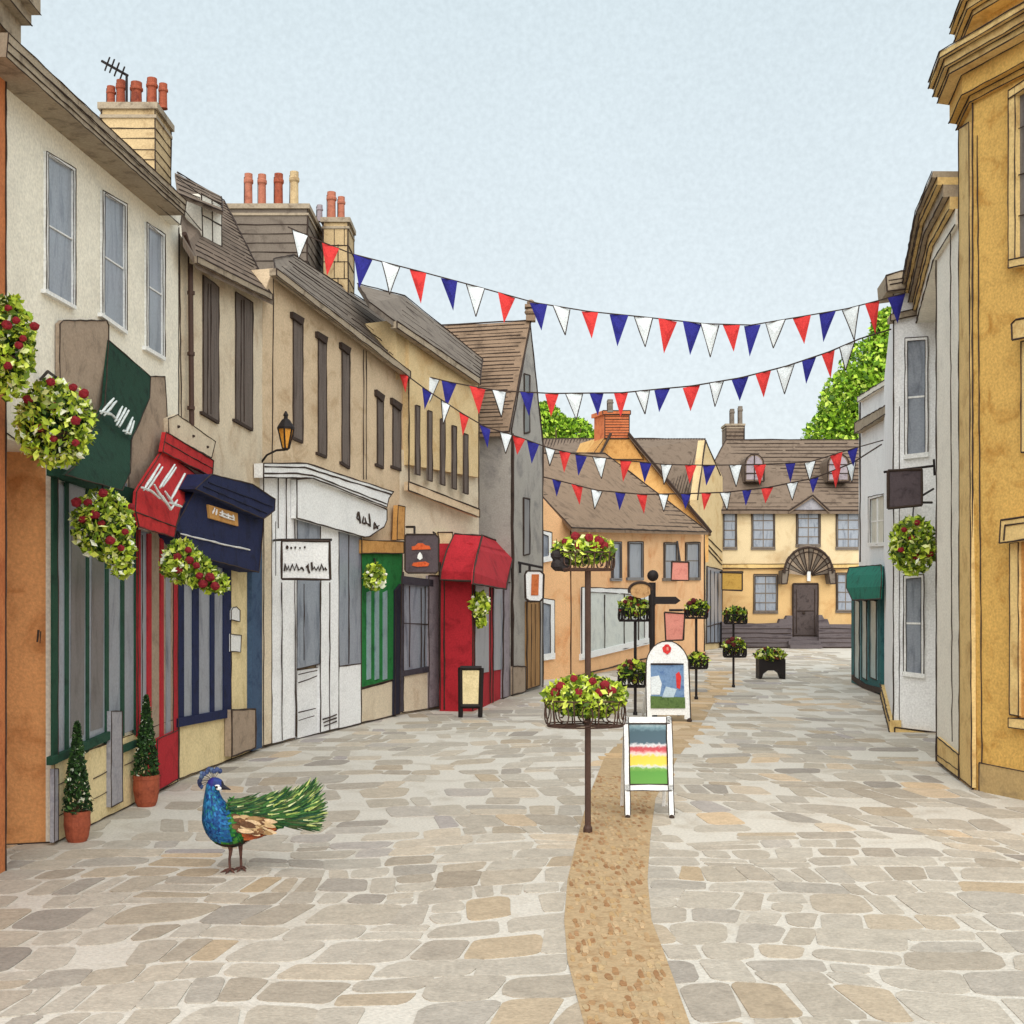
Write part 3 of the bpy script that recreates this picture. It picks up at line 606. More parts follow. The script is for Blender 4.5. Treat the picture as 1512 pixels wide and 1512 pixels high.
# --- house 7 behind with chimney gable
P7 = PD(800,55,1042,58.5)
b7 = thing('gabled_house', 'ochre house behind the orange one, gable carrying a stepped orange brick chimney', 'house', P7.base(920))
mb = MB(M['ochre']); f7=[P7.base(790), P7.base(1026), P7.pt(1026,740), P7.pt(790,690)]; mb.prism(f7, (0,6,0)); mb.build('wall', b7)
mb = MB(M['tiled']); A_=P7.pt(780,690,.3); B_=P7.pt(1029,738,.3); C_=P7.pt(1041,648,-3); D_=P7.pt(780,648,-3)
mb.prism([A_,B_,C_,D_], (0,0,-.15))
for i in range(60):
    t=i/60; a=A_.lerp(B_,t+.0); b=D_.lerp(C_,min(1,t+.05)); mb.ink([a+V((0,0,.03)), b+V((0,0,.03))], 1.3, .3)
mb.ink([C_,D_],2.4); mb.ink([B_,C_],2.6); mb.build('roof', b7)
PW = PD(800,50.5,1050,53.2)
mb = MB(M['ochre']); wp=[(850,760),(905,640),(925,640),(1046,785),(1046,830),(850,830)]; slab(mb, PW, wp, 0, 3.5, mat('golden stone', (214,168,104), tint=(194,142,80), scale=1.6)); mb.build('cross_wing', b7)
mb = MB(M['tiled'])
for (a,b),(c,d) in (((928,640),(1050,786)),((902,640),(850,740))):
    p=PW.pt(a,b,.3); q=PW.pt(c,d,.3); mb.prism([p,q,q+V((0,4,.0)),p+V((0,4,0))], (0,0,-.14)); mb.ink([p+V((0,-.02,0)),q+V((0,-.02,0))], 4.5)
mb.build('wing_roof', b7)
g = MB(M['brick']); zc=[]
for (xa,xb,ya,yb) in ((893,929,612,648),(890,931,606,612)): slab(g, PW, [(xa,yb),(xb,yb),(xb,ya),(xa,ya)], .15 if ya>608 else .2, 1.1 if ya>608 else 1.2, M['brick'], 1.6)
slab(g, PW, [(870,678),(950,678),(929,646),(893,646)], .12, 1.0, M['plank'], 1.4)
for i in range(9): pinks(g, PW, [[(893,615+i*4),(929,615+i*4)]], .16, 1)
ch7 = g.build('chimney', b7); potc(ch7, 896, 906, 590, 607, 50.6, 'slate')
# link facade (cream)
q0=V((at(1029,0,53.6).x,53.6,0)); q1=V((at(1067,0,58.2).x,58.2,0)); PK=Plane(q0,q1)
b7b = thing('link_house', 'narrow cream house with grey shopfront squeezed between orange building and far inn', 'house', q0)
mb = MB(M['ochre']); mb.prism([q0,q1,PK.pt(1067,705),PK.pt(1042,650),PK.pt(1030,738)], -PK.n*.35)
mb.ink([PK.pt(1030,738,.05),PK.pt(1042,650,.05)],2.4)
pinks(mb, PK, [[(1042,650),(1064,702)],[(1046,805),(1066,828)],[(1046,795),(1066,815)],[(1046,812),(1066,834)]], .02, 2.2); mb.build('wall', b7b)
g = MB(M['glass']); slab(g, PK, [(1043,950),(1066,948),(1066,842),(1044,836)], .05, .05, M['glass'], 2)
pinks(g, PK, [[(1049,842),(1049,950)],[(1055,844),(1055,950)],[(1060,846),(1060,950)],[(1045,925),(1066,920)]], .06, 1.8); g.build('shopfront', b7b)
# ================================================================== far inn
P8 = Plane((at(1066,0,58.3).x,58.3),(at(1275,0,58.3).x,58.3))
b8 = thing('inn', 'pale ochre inn closing the end of the street, shell hood over its dark door', 'inn', P8.base(1170))
mb = MB(M['farw']); slab(mb, P8, [(1066,836),(1300,836),(1300,748),(1066,748)], 0, 7, M['farw'])
q0=P8.base(1066); q1=P8.base(1300); z=P8.pt(1066,836).z; mb.prism([q0,q1,q1+V((0,0,z)),q0+V((0,0,z))], (0,7,0), M['farlow'])
slab(mb, P8, [(1165,754),(1225,754),(1200,731)], .3, .5, M['steel'], 2.4)
mb.build('wall', b8)
mb = MB(M['goldtrim']); slab(mb, P8, [(1064,839),(1300,839),(1300,833),(1064,833)], .12, .1, M['goldtrim'], 1.4); mb.build('string_course', b8)
mb = MB(M['tiled']); a=P8.pt(1062,754,.35); b=P8.pt(1300,754,.35); c=P8.pt(1300,650,-4); d=P8.pt(1072,650,-4); e=P8.pt(1049,692,-2)
mb.prism([a,b,c,d,e], (0,0,-.15), M['tiled']); hatch(mb, a,d,b,c, 19, 1.8)
for p,q in ((a,b),(d,c),(d,e),(e,a)): mb.ink([p+V((0,0,.03)),q+V((0,0,.03))], 2.2)
for (p,q) in (((1165,754),(1200,731)),((1200,731),(1225,754))):
    x=P8.pt(*p,.45); y_=P8.pt(*q,.45); mb.prism([x,y_,y_+V((0,1.6,0)),x+V((0,1.6,0))], (0,0,-.12)); mb.ink([x,y_],2.6)
mb.build('roof', b8)
for x0,x1 in ((1100,1128),(1222,1254)):
    xm=(x0+x1)/2; pol=[(x0,711),(x1,711)]+[(xm+(x1-x0)/2*math.cos(t*math.pi/8), 686-16*math.sin(t*math.pi/8)) for t in range(9)]
    g=MB(M['tiled']); slab(g, P8, pol, -.62, 1.6, M['tiled'], 2.2); slab(g, P8, [((q-xm)*.84+xm,(w_-690)*.86+690) for q,w_ in pol], -.6, .05, M['mauve']); pinks(g, P8, [[(xm,670),(xm,711)],[(x0,686),(x1,686)],[(x0,699),(x1,699)]], -.59, 1.8); g.build('dormer_window', b8)
for x0,x1,t_,b_ in ((1067,1088,756,810),(1110,1144,755,810),(1176,1211,752,806),(1235,1270,754,810),(1113,1148,848,904),(1235,1262,846,903)):
    sash(b8, P8, x0,x1,t_,t_,b_,b_, glass='glass', frame='slate', fw=2.2, bars=(.25,.5,.75), vb=(.5,) if x1-x0>24 else (), out=.02, edge=1.6)
g = MB(M['door']); slab(g, P8, [(1171,952),(1208,952),(1208,862),(1171,862)], .1, .1, M['door'], 2.6)
pinks(g, P8, [[(1171,938),(1208,938)],[(1171,945),(1208,945)],[(1176,870),(1176,935)],[(1203,870),(1203,935)],[(1176,902),(1203,902)]], .11, 1.6); g.ball(P8.pt(1187,905,.14), .07, m=INKM); g.build('door', b8)
g = MB(M['slate']); cx_, cy_ = 1194, 846
for i in range(14):
    t0=math.pi*i/14; t1=math.pi*(i+1)/14
    o0=P8.pt(cx_+36*math.cos(t0), cy_-38*math.sin(t0),.9); o1=P8.pt(cx_+36*math.cos(t1), cy_-38*math.sin(t1),.9)
    i0=P8.pt(cx_+5*math.cos(t0), cy_+4-3*math.sin(t0),.12); i1=P8.pt(cx_+5*math.cos(t1), cy_+4-3*math.sin(t1),.12)
    g.prism([o0,o1,i1,i0], (0,0,.08), M['felt'] if i%2 else M['slate']); g.ink([o0,i0],1.8)
    g.ink([o0,o1],4); g.ink([P8.pt(cx_+30*math.cos(t0),cy_-31*math.sin(t0),.8),P8.pt(cx_+30*math.cos(t1),cy_-31*math.sin(t1),.8)],1.6)
for sx in (-1,1): slab(g, P8, [(cx_+sx*36-4,862),(cx_+sx*36+4,862),(cx_+sx*34+5,842),(cx_+sx*34-5,842)], .85, .8, M['slate'], 2)
slab(g, P8, [(1192,858),(1197,858),(1197,842),(1192,842)], .2, .1, M['wht']); g.build('shell_hood', b8)
g2, bk = brickchim(b8, 1072, 1099, 1100, 627, 62.5, 9.5, 'tiled', 8, back=1.2)
potc(g2, 1077,1085,604,626,62.8,'slate'); potc(g2, 1089,1097,600,626,62.8,'slate')
wl = thing('stone_wall', 'low dark grey stone wall either side of the inn door steps', 'wall', (at(1150,0,57.2).x,57.2,0))
PWL = Plane((at(1060,0,57.3).x,57.3),(at(1290,0,57.3).x,57.3))
g = MB(M['dstone'])
for pol in ([(1066,957),(1170,957),(1170,909),(1163,909),(1160,914),(1152,914),(1150,920),(1120,921),(1066,918)], [(1209,957),(1300,957),(1300,922),(1225,922),(1222,914),(1217,914),(1214,908),(1209,908)]):
    z0=PWL.base(pol[0][0]); fr=[PWL.pt(x,y) for x,y in pol]; fr[0].z=0; fr[1].z=0; g.prism(fr, (0,.5,0))
for yy_ in (928,935,942,949): pinks(g, PWL, [[(1066,yy_),(1168,yy_)],[(1210,yy_),(1280,yy_)]], .01, 1.2)
pinks(g, PWL, [[(1066,956),(1168,956)],[(1210,956),(1290,956)]], .01, 2.4); g.build('masonry', wl)
g = MB(M['dstone'])
for k in range(3): g.box(V((at(1189,0,57).x, 57.6-k*.25*0-.1*(2-k)*2, .1+.17*k)), 1.5-.0*k, .9-.3*k, .17)
g.build('step', wl)

# ================================================================== RIGHT SIDE
PA = PD(1304,30.6,1268,37); bA = thing('terrace_house', 'white two storey house with parapet behind the teal awning', 'house', PA.base(1290))
mb = MB(M['white']); a=PA.base(1318); b=PA.base(1268); A=PA.pt(1318,556); B=PA.pt(1268,588); mb.prism([a,b,B,A], -PA.n*5)
pinks(mb, PA, [[(1270,590),(1316,560)],[(1270,590),(1270,830)]], .02, 2.4); mb.build('wall', bA)
g = MB(M['cornice']); slab(g, PA, [(1262,640),(1316,606),(1316,594),(1262,624)], .2, .2, M['cornice'], 2); slab(g, PA, [(1266,594),(1318,562),(1318,554),(1266,586)], .12, .2, M['warmwhite'], 1.8); g.build('cornice', bA)
sash(bA, PA, 1282,1308, 734,728, 805,804, bars=(.52,), vb=(.5,), out=.02, glass='glassp')
t0=gp(1257,1008); t1=gp(1300,1026); PT=Plane(t1,t0)
ts = thing('bow_shop', 'small teal shopfront with rounded canopy at the right of the inn', 'shop', t1)
g = MB(M['tealg']); g.prism([t1,t0,V((t0.x,t0.y,3.1)),V((t1.x,t1.y,3.1))], -PT.n*.9+V((.3,0,0)), M['tealg']); slab(g, PT, [(1257,1003),(1275,1018),(1300,1024),(1300,1016),(1275,1010),(1257,996)], .06, .1, INKM); g.build('body', ts)
g = MB(M['tealglass'])
for a,b in ((1262,1269),(1273,1280),(1285,1294)): slab(g, PT, [(a,1000),(b,1004),(b,888),(a,886)], .03, .03, M['tealglass'], 1.8)
g.build('shop_window', ts)
awning(ts, PT, [(1254,838,.05),(1250,850,.25),(1250,868,.38),(1259,886,.38)], [(1301,834,.05),(1302,848,.25),(1301,866,.38),(1300,884,.38)], M['teal'], name='canopy', cols=4)
# building B
B0=V((at(1319,0,21.2).x,21.2,0)); B1=V((at(1386,0,21.1).x,21.1,0)); PB=Plane(B0,B1); B2=V((at(1305,0,30.0).x,30.0,0)); PBs=Plane(B0,B2)
bB = thing('bay_house', 'white projecting bay with tall sash windows, cornice on top, flower basket on its front', 'house', B0)
mb = MB(M['white']); zt=PB.pt(1340,432).z
mb.prism([B0,B1,V((B1.x+2,B1.y+6.5,0)),B2], (0,0,zt))
for p in (B0,B1): mb.ink([p+PB.n*.01, p+PB.n*.01+V((0,0,zt))], 2)
mb.ink([PB.pt(1328,600,.01), PB.pt(1328,1078,.01)], 1.3); mb.build('wall', bB)
g = MB(M['cornice']); slab(g, PB, [(1310,430),(1388,420),(1388,395),(1330,400),(1308,407)], .28, .9, M['cornice'], 2.4); slab(g, PB, [(1315,474),(1388,458),(1388,448),(1315,464)], .08, .3, M['cornice'], 1.8)
pinks(g, PB, [[(1314,420),(1388,408)],[(1312,414),(1388,402)]], .285, 1.8); g.build('cornice', bB)
g = MB(M['goldtrim'])
slab(g, PB, [(1321,1086),(1384,1093),(1384,1082),(1321,1074)], .09, .1, M['goldtrim'], 2.6); g.prism([B0-V((.09,.09,0)),B2-V((.09,0,0)),B2-V((.09,0,-.25)),B0-V((.09,.09,-.2))], (.2,0,0)); g.ink([B0-V((.1,.1,-.2)),B2-V((.1,0,-.25))],2.6); g.ink([B0-V((.1,.1,-.01)),B2-V((.1,0,-.01))],2.6); g.build('plinth', bB)
sash(bB, PB, 1336,1370, 499,497, 676,672, bars=(.5,), fw=4, out=.02); sash(bB, PB, 1334,1364, 850,848, 996,1000, bars=(.48,), fw=4, out=.02)
# building C
C0=V((at(1417,0,15.6).x,15.6,0)); C1=gp(1383.5,1125); C2=V((at(1385.5,0,21.1).x,21.1,0)); C3=V((at(1358,0,22.3).x,22.3,0)); PC=Plane(C0,C1); PC2=Plane(C1,C3)
bC = thing('terrace_house', 'narrow cream house with deep stepped cornice between white bay and gold building', 'house', C0)
mb = MB(M['warmwhite']); zt=7.75
mb.prism([C0,C1,C2,C3,V((C3.x+3,C3.y,0)),V((C0.x+3,C0.y+.1,0))], (0,0,zt)); mb.ink([C1+PC.n*.01, C1+PC.n*.01+V((0,0,zt))], 2.4); mb.build('wall', bC)
g = MB(M['cornice'])
for i,(o,z0,z1,mm) in enumerate(((.05,7.1,7.3,'warmwhite'),(.12,7.3,7.46,'goldtrim'),(.2,7.46,7.62,'cornice'),(.27,7.62,7.72,'goldtrim'),(.33,7.72,7.8,'cornice'))):
    r=[C0+PC.n*o, C1+V((-o*.9,-.0,0)), C3+V((-o*.9,.3,0)), V((C3.x+3,C3.y,0)), V((C0.x+3,C0.y+.1,0))]
    g.prism([V((p.x,p.y,z0)) for p in r], (0,0,z1-z0), M[mm])
    for a,b in ((r[0],r[1]),(r[1],r[2])): g.ink([V((a.x,a.y,z0))+PC.n*.01, V((b.x,b.y,z0))+PC.n*.01], 2.4); g.ink([V((a.x,a.y,z1))+PC.n*.01, V((b.x,b.y,z1))+PC.n*.01], 1.6)
g.build('cornice', bC)
g = MB(M['goldtrim']); slab(g, PC, [(1384,1124),(1416,1149),(1416,1115),(1384,1088)], .04, .06, M['goldtrim'], 2.6); pinks(g, PC, [[(1384,1115),(1416,1138)],[(1403,300),(1406,1095)]], .045, 1.8); g.build('plinth', bC)
# building D
D0=gp(1437,1166); D2=V((D0.x+.32*6.5, D0.y-.8*6.5, 0)); PDf=Plane(D0,D2); PDs=Plane(C0,D0)
bD = thing('corner_building', 'tall golden ochre corner building cropped by the right border, double cornice', 'building', D0)
mb = MB(M['gold']); zt=10.2
mb.prism([C0+V((-.01,-.02,0)),D0,D2,D2+V((6,2,0)),C0+V((6,1,0))], (0,0,8.3))
o_=-.25; mb.prism([V((D0.x+.15,D0.y+.1,8.3)),V((D2.x+.15,D2.y+.1,8.3)),V((D2.x+6,D2.y+2,8.3)),V((D0.x+5,D0.y+2,8.3))], (0,0,1.28))
for q,w_ in ((D0,2.8),): mb.ink([q+PDf.n*.01, q+PDf.n*.01+V((0,0,8.3))], w_)
mb.ink([PDf.pt(1443,200,.01), PDf.pt(1450,1168,.01)], 2); mb.build('wall', bD)
g = MB(M['goldtrim']); slab(g, PDs, [(1417,1148),(1435,1163),(1431,180),(1416,190)], .03, .05, M['goldtrim'], 2.2); g.build('quoin', bD)
g = MB(M['cornice'])
def dcorn(o,z0,z1,mm):
    r=[C0+V((-o,-o*.2,0)), D0+V((-o*1.02,-o*.2,0)), D2+V((-o,0,0)), D2+V((3,1,0)), C0+V((3,1,0))]
    g.prism([V((p.x,p.y,z0)) for p in r], (0,0,z1-z0), M[mm])
    for a,b in ((r[0],r[1]),(r[1],r[2])):
        for zz in (z0,z1): g.ink([V((a.x,a.y,zz))+PDf.n*.012, V((b.x,b.y,zz))+PDf.n*.012], 2.4)
dcorn(.04,8.3,8.38,'gold')
dcorn(.14,8.38,8.62,'gold'); dcorn(.30,8.62,8.7,'goldtrim'); dcorn(.36,8.7,8.8,'goldtrim'); dcorn(.42,8.8,8.88,'goldtrim')
dcorn(.0,9.35,9.42,'goldtrim'); dcorn(.07,9.42,9.52,'goldtrim'); dcorn(.13,9.52,9.6,'goldtrim'); g.build('cornice', bD)
g = MB(M['glassd']); slab(g, PDf, [(1499,384),(1560,372),(1560,90),(1499,145)], .03, .05, M['glassd'])
wd = g.build('window', bD); g = MB(M['goldtrim'])
slab(g, PDf, [(1489,396),(1499,393),(1499,128),(1489,134)], .1, .1, M['goldtrim'], 2); slab(g, PDf, [(1489,396),(1560,382),(1560,370),(1489,384)], .11, .1, M['goldtrim'], 2); slab(g, PDf, [(1489,146),(1560,100),(1560,86),(1489,134)], .11, .1, M['goldtrim'], 2)
pinks(g, PDf, [[(1499,192),(1560,165)],[(1499,260),(1560,240)],[(1499,320),(1560,306)]], .05, 2.4); g.build('window_frame', wd)
g = MB(M['goldtrim']); slab(g, PDf, [(1495,502),(1560,488),(1560,462),(1500,472),(1494,478)], .2, .2, M['goldtrim'], 3); slab(g, PDf, [(1508,668),(1560,668),(1560,500),(1508,504)], .06, .06, M['goldtrim'], 2.4); g.build('niche', bD)
g = MB(M['plank']); slab(g, PDf, [(1476,802),(1560,790),(1560,756),(1478,768)], .22, .2, M['goldtrim'], 3); pinks(g, PDf, [[(1482,798),(1484,776),(1512,772)]], .23, 3)
slab(g, PDf, [(1491,1055),(1504,1057),(1504,800),(1491,802)], .08, .08, M['goldtrim'], 2); slab(g, PDf, [(1504,1060),(1560,1064),(1560,800),(1504,800)], .04, .04, M['plank'], 2); slab(g, PDf, [(1489,1074),(1560,1084),(1560,1068),(1489,1060)], .1, .1, M['goldtrim'], 1.6)
g.build('doorway', bD)
g = MB(M['cornice']); slab(g, PDf, [(1446,1171),(1570,1198),(1570,1150),(1446,1126)], .03, .05, mat('stained ochre plinth', (176,150,104), tint=(146,124,90), scale=3), 2.2); g.build('plinth', bD)

# ================================================================== TREES
def tree(label, px, D, ztop, zc, rx, ry, rz, n, lumps):
    X=(px-CX)/F*D; t=thing('tree', label, 'tree', (X,D,0)); mb=MB(mat('bark',(92,74,58)))
    mb.tube([(X,D,0),(X+.1,D,zc*.4),(X-.1,D,zc*.8),(X,D,zc)], [.45,.36,.28,.12], None, 10)
    for k in range(7):
        w=k*.9; mb.tube([(X,D,zc*(.45+.05*k)),(X+rx*.3*math.cos(w),D+ry*.3*math.sin(w),zc*.85),(X+rx*.6*math.cos(w),D+ry*.6*math.sin(w),zc*1.05)],[.16,.1,.03])
    mb.build('trunk', t); c=MB(M['foliage'])
    for (dx,dy,dz,s) in lumps: leaves(c,(X+dx*rx,D+dy*ry,zc+dz*rz),(rx*s,ry*s,rz*s),int(n*s*1.7),.3,TREE)
    c.build('crown', t)
tree('bright green tree rising behind the inn at the right, partly behind white houses', 1300, 69, 17, 12.9, 4.2,4,5.2, 5200, [(0,0,.25,.62),(-.6,0,-.45,.5),(-.35,0,0,.5),(.3,0,.5,.55),(-.78,0,-.75,.34),(.4,0,-.3,.5),(.15,0,.85,.3),(0,-.1,-.7,.5)])
tree('low bright green tree top showing over the roof beside the grey gable', 828, 74, 13, 11.9, 3.0,3,3.2, 4600, [(-.4,0,.15,.6),(.25,0,-.05,.5),(.6,0,-.2,.35),(-.1,0,-.3,.5),(-.9,0,.1,.5)])

# ================================================================== BUNTING
def bunting(label, pts, flags, d0, d1, hpx=36):
    xs=[p[0] for p in pts]; x0,x1=min(xs),max(xs)
    def dep(x): return d0+(d1-d0)*(x-x0)/(x1-x0)
    def top(x):
        for (a,b),(c,d) in zip(pts, pts[1:]):
            if a<=x<=c: return b+(d-b)*(x-a)/(c-a)
        return pts[-1][1] if x>x1 else pts[0][1]
    t=thing('bunting', label, 'bunting', at(x0,pts[0][1],d0))
    c=MB(INKM); P=[]
    x=x0
    while x<x1: P.append(at(x,top(x),dep(x))); x+=9
    P.append(at(x1,top(x1),dep(x1))); c.tube(P, .011*(d0/20), INKM, 5); c.build('cord', t)
    for (x,col) in flags:
        D=dep(x); s=D/F; hh=hpx*1.2*s*R.uniform(.88,1.14); ww=hpx*.74*s*R.uniform(.9,1.15); yaw=R.uniform(-.35,.35); sl=R.uniform(-.14,.14)
        a=at(x,top(x)+.5,D); sx=at(x+10,top(min(x1,x+10)),D)-at(x-10,top(max(x0,x-10)),D); sx.normalize(); sx=Matrix.Rotation(yaw,3,'Z')@sx
        m=M[{'r':'fred','b':'fblue','w':'fwhite'}[col]]; f=MB(m)
        L=a-sx*ww/2; Rr=a+sx*ww/2; T=a+V((sl*hh, R.uniform(-.03,.03)*1, -hh)); mid=a.lerp(T,.45)+V((0,-.025,0))
        nn=V((0,.006,0))
        for tri in ((L,a,mid),(a,Rr,mid),(L,mid,T),(Rr,T,mid)): f.prism(list(tri), nn, m)
        if col=='w':
            f.ink([L+V((0,-.005,0)),T+V((0,-.005,0))],1.5); f.ink([Rr+V((0,-.005,0)),T+V((0,-.005,0))],1.5)
        f.build('flag', t)
bunting('topmost string of red, white and navy bunting across the open sky', [(425,335),(470,355),(520,375),(617,400),(700,422),(790,447),(870,460),(950,468),(1040,478),(1110,480),(1180,468),(1250,456),(1300,443),(1338,432)],
 [(443,'w'),(488,'r'),(536,'b'),(577,'w'),(617,'r'),(663,'b'),(702,'w'),(748,'r'),(795,'b'),(829,'w'),(871,'r'),(914,'b'),(950,'w'),(986,'r'),(1022,'b'),(1048,'w'),(1080,'r'),(1111,'b'),(1145,'w'),(1184,'r'),(1222,'b'),(1256,'w'),(1288,'r'),(1324,'b')], 19.5, 20.4, 36)
bunting('second highest bunting string, from the ochre house eaves across to the white bay', [(630,556),(663,564),(705,572),(737,577),(815,581),(918,580),(978,574),(1021,570),(1093,558),(1160,541),(1223,520),(1270,500),(1316,486)],
 [(638,'w'),(663,'b'),(705,'r'),(737,'w'),(778,'b'),(815,'r'),(848,'w'),(881,'b'),(917,'r'),(949,'w'),(978,'b'),(1021,'r'),(1058,'w'),(1093,'b'),(1127,'r'),(1160,'w'),(1195,'b'),(1223,'r'),(1251,'w')], 25.2, 21.0, 31)
bunting('third highest bunting string, falling steeply from the tan house eaves on the left', [(583,541),(630,576),(685,612),(716,630),(765,645),(812,662),(857,672),(924,680),(984,686),(1047,687),(1122,686),(1196,682),(1261,662),(1304,650)],
 [(595,'r'),(630,'b'),(658,'w'),(685,'r'),(716,'b'),(747,'w'),(766,'r'),(787,'b'),(812,'w'),(834,'r'),(858,'b'),(885,'w'),(924,'r'),(953,'b'),(984,'w'),(1020,'r'),(1047,'b'),(1086,'w'),(1122,'r'),(1167,'b'),(1196,'w'),(1235,'r'),(1259,'b')], 24, 27.5, 24)
bunting('lowest string of bunting in front of the orange building roof', [(784,700),(822,709),(881,724),(948,730),(1013,729),(1071,727),(1133,720),(1202,706),(1258,684),(1302,656)],
 [(790,'w'),(822,'b'),(852,'r'),(881,'w'),(916,'b'),(948,'r'),(980,'w'),(1013,'b'),(1043,'r'),(1071,'w'),(1103,'b'),(1133,'r'),(1170,'w'),(1202,'b'),(1235,'r'),(1257,'w')], 32, 28.2, 21)

# ================================================================== HANGING BASKETS
def basket(label, px, py, D, rpx, hpx, wall=None, nb=8, trail=None, n=900, mm='bloom', spots=None, bsize=None, bn='rose_bloom'):
    c=at(px,py,D); s=D/F; rx=rpx*s; rz=hpx*s
    t=thing('hanging_basket', label, 'flower basket', c, 'hanging flower baskets on the shop fronts')
    b=MB(M['rail']); b.lathe(c+V((0,0,-rz*.25)), [(rx*.1,-rx*.35),(rx*.4,-rx*.25),(rx*.55,0),(rx*.56,.02)], None, 12); b.build('basket', t)
    f=MB(M['foliage']); k=.075 if D<16 else .09
    lv=[(0,0,0,1)]+(trail or [])
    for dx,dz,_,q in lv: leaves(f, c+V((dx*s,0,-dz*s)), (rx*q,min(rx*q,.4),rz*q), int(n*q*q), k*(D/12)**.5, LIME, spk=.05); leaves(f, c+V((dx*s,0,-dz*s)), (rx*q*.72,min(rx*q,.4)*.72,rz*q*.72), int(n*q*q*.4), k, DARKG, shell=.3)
    f.build('foliage', t)
    if wall is not None:
        w=MB(M['blk']); w.tube([wall, wall.lerp(c+V((0,0,rz*1.05)),.5)+V((0,0,.06)), c+V((0,0,rz*1.05)), c+V((0,0,0))], .014, None, 6); w.build('bracket', t)
    bs=bsize or .043*(D/11)
    if spots:
        pp=[at(x,y,D-min(rx,.3)*.8) for x,y in spots]; blooms(t,c,(rx,min(rx,.35),rz),len(pp),bs,mm,bn,spots=pp)
    else: blooms(t,c,(rx,min(rx,.35),rz),nb,bs,mm,bn)
basket('lime green and red flower basket half cut by the left border', 12,512,9.6,40,80,None,n=1500,spots=[(12,455),(24,473),(51,482),(28,510),(10,480),(12,540),(34,500)])
basket('large round basket with red roses below the taupe board', 82,626,10.2,58,66,P1.pt(60,560,0),n=1900,spots=[(75,564),(108,572),(124,581),(41,590),(83,600),(112,621),(60,632),(79,648),(112,654)])
basket('drooping flower basket between the green awning and red awning', 152,775,11.6,46,54,P1.pt(150,700,0),n=1500,trail=[(22,38,0,.55),(28,62,0,.32)],spots=[(152,728),(113,742),(130,742),(122,767),(150,772),(194,748),(185,785),(163,798),(179,809),(140,760)])
basket('small flower basket trailing right under the navy fascia', 268,830,13.9,30,34,P1.pt(258,790,0),n=1000,trail=[(22,12,0,.75),(42,26,0,.6),(58,32,0,.42)],spots=[(278,812),(262,822),(280,827),(264,842),(290,835),(295,850),(310,852),(318,865),(300,862)],bsize=.05)
basket('tiny yellow green basket on the bright green shop', 554,852,22.3,17,20,P3.pt(552,828,0),n=420,nb=5,mm='bloomw',bsize=.03,bn='white_bloom')
basket('narrow trailing basket with white flowers on the crimson shop', 708,893,25.0,15,20,None,n=420,trail=[(2,24,0,.5)],nb=6,mm='bloomw',bsize=.035,bn='white_bloom')
basket('tall bushy basket with red flowers on the white bay under the dark sign', 1348,806,20.0,34,44,PB.pt(1350,745,0),n=1500,spots=[(1346,795),(1335,782),(1362,802),(1352,822),(1330,812),(1372,818),(1354,772)],bsize=.06)

# ================================================================== PLANTER POSTS
def planter(par, c, r, h, n, blm, frame=M['rail'], lsz=.06, pal=LIME, ds=1.0):
    bm_='bloom' if ds<1.2 else 'bloomd'
    w=MB(frame); c=V(c); ry=r*.6; tr=.0085*ds
    def ring(z,k=1): return [c+V((r*k*math.cos(a*math.pi/12),ry*k*math.sin(a*math.pi/12),z)) for a in range(25)]
    w.tube(ring(0,.92),tr); w.tube(ring(h),tr); w.tube(ring(h*.08,.93),tr*.8)
    for a in range(10):
        t=a*math.pi/5; p=V((math.cos(t),math.sin(t),0)); w.tube([c+V((r*.92*p.x,ry*.92*p.y,0)), c+V((r*p.x,ry*p.y,h))], tr*.9)
        t2=t+math.pi/10; tg=V((-r*math.sin(t2),ry*math.cos(t2),0)).normalized(); q=c+V((r*.97*math.cos(t2),ry*.97*math.sin(t2),h*.5)); rr=h*.47
        w.tube([q+tg*rr*.62*math.sin(u)*(1-.05*k)+V((0,0,-rr*math.cos(u)*(1-.04*k))) for k in range(13) for u in [k*.56-.2]], tr*.85, None, 4)
    for a in range(4):
        t=a*math.pi/4; w.tube([c+V((r*.92*math.cos(t),ry*.92*math.sin(t),0)), c-V((r*.92*math.cos(t),ry*.92*math.sin(t),0))], tr)
    pl=w.build('planter_basket', par)
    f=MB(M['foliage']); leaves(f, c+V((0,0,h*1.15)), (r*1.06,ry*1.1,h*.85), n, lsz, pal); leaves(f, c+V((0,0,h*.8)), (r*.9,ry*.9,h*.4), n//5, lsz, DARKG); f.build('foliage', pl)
    if blm: blooms(pl,c+V((0,0,h*1.3)),(r*.95,ry*1.0,h*.75),blm,.046*(ds if ds<1.2 else ds*.62),bm_,spots=[c+V((r*x,-ry*math.sqrt(max(.05,1-x*x))*.8,h*1.05+h*z)) for x,z in [(-.62,.55),(-.3,.85),(-.2,.3),(.15,.75),(.45,.6),(.62,.35),(.3,.3),(-.75,.3),(.78,.6)][:blm]])
    return pl
def post(label, px, ybase, cups, pal=LIME, rad=.03, top=None, mm='rail', dark=False):
    g_=gp(px,ybase); D=g_.y; s=D/F; t=thing('planter_post', label, 'planter', g_, 'flower planter posts down the middle of the street')
    ztop=(HY-(top if top else cups[0][1]))/F*D+H; p=MB(M[mm]); p.tube([g_,g_+V((0,0,ztop))], rad, None, 8); p.lathe(g_,[(rad*1.5,0),(rad*1.5,.05),(rad,.08)],None,10); p.build('post', t)
    for (xc,yb,wpx,hpx,blm,n) in cups:
        c=at(xc,yb,D); r=wpx*s/2; planter(t,c,r,hpx*s,n,blm,M[mm],lsz=.07*(D/12)**.75,pal=pal,ds=max(1,(D/12)**.8))
    return t,D
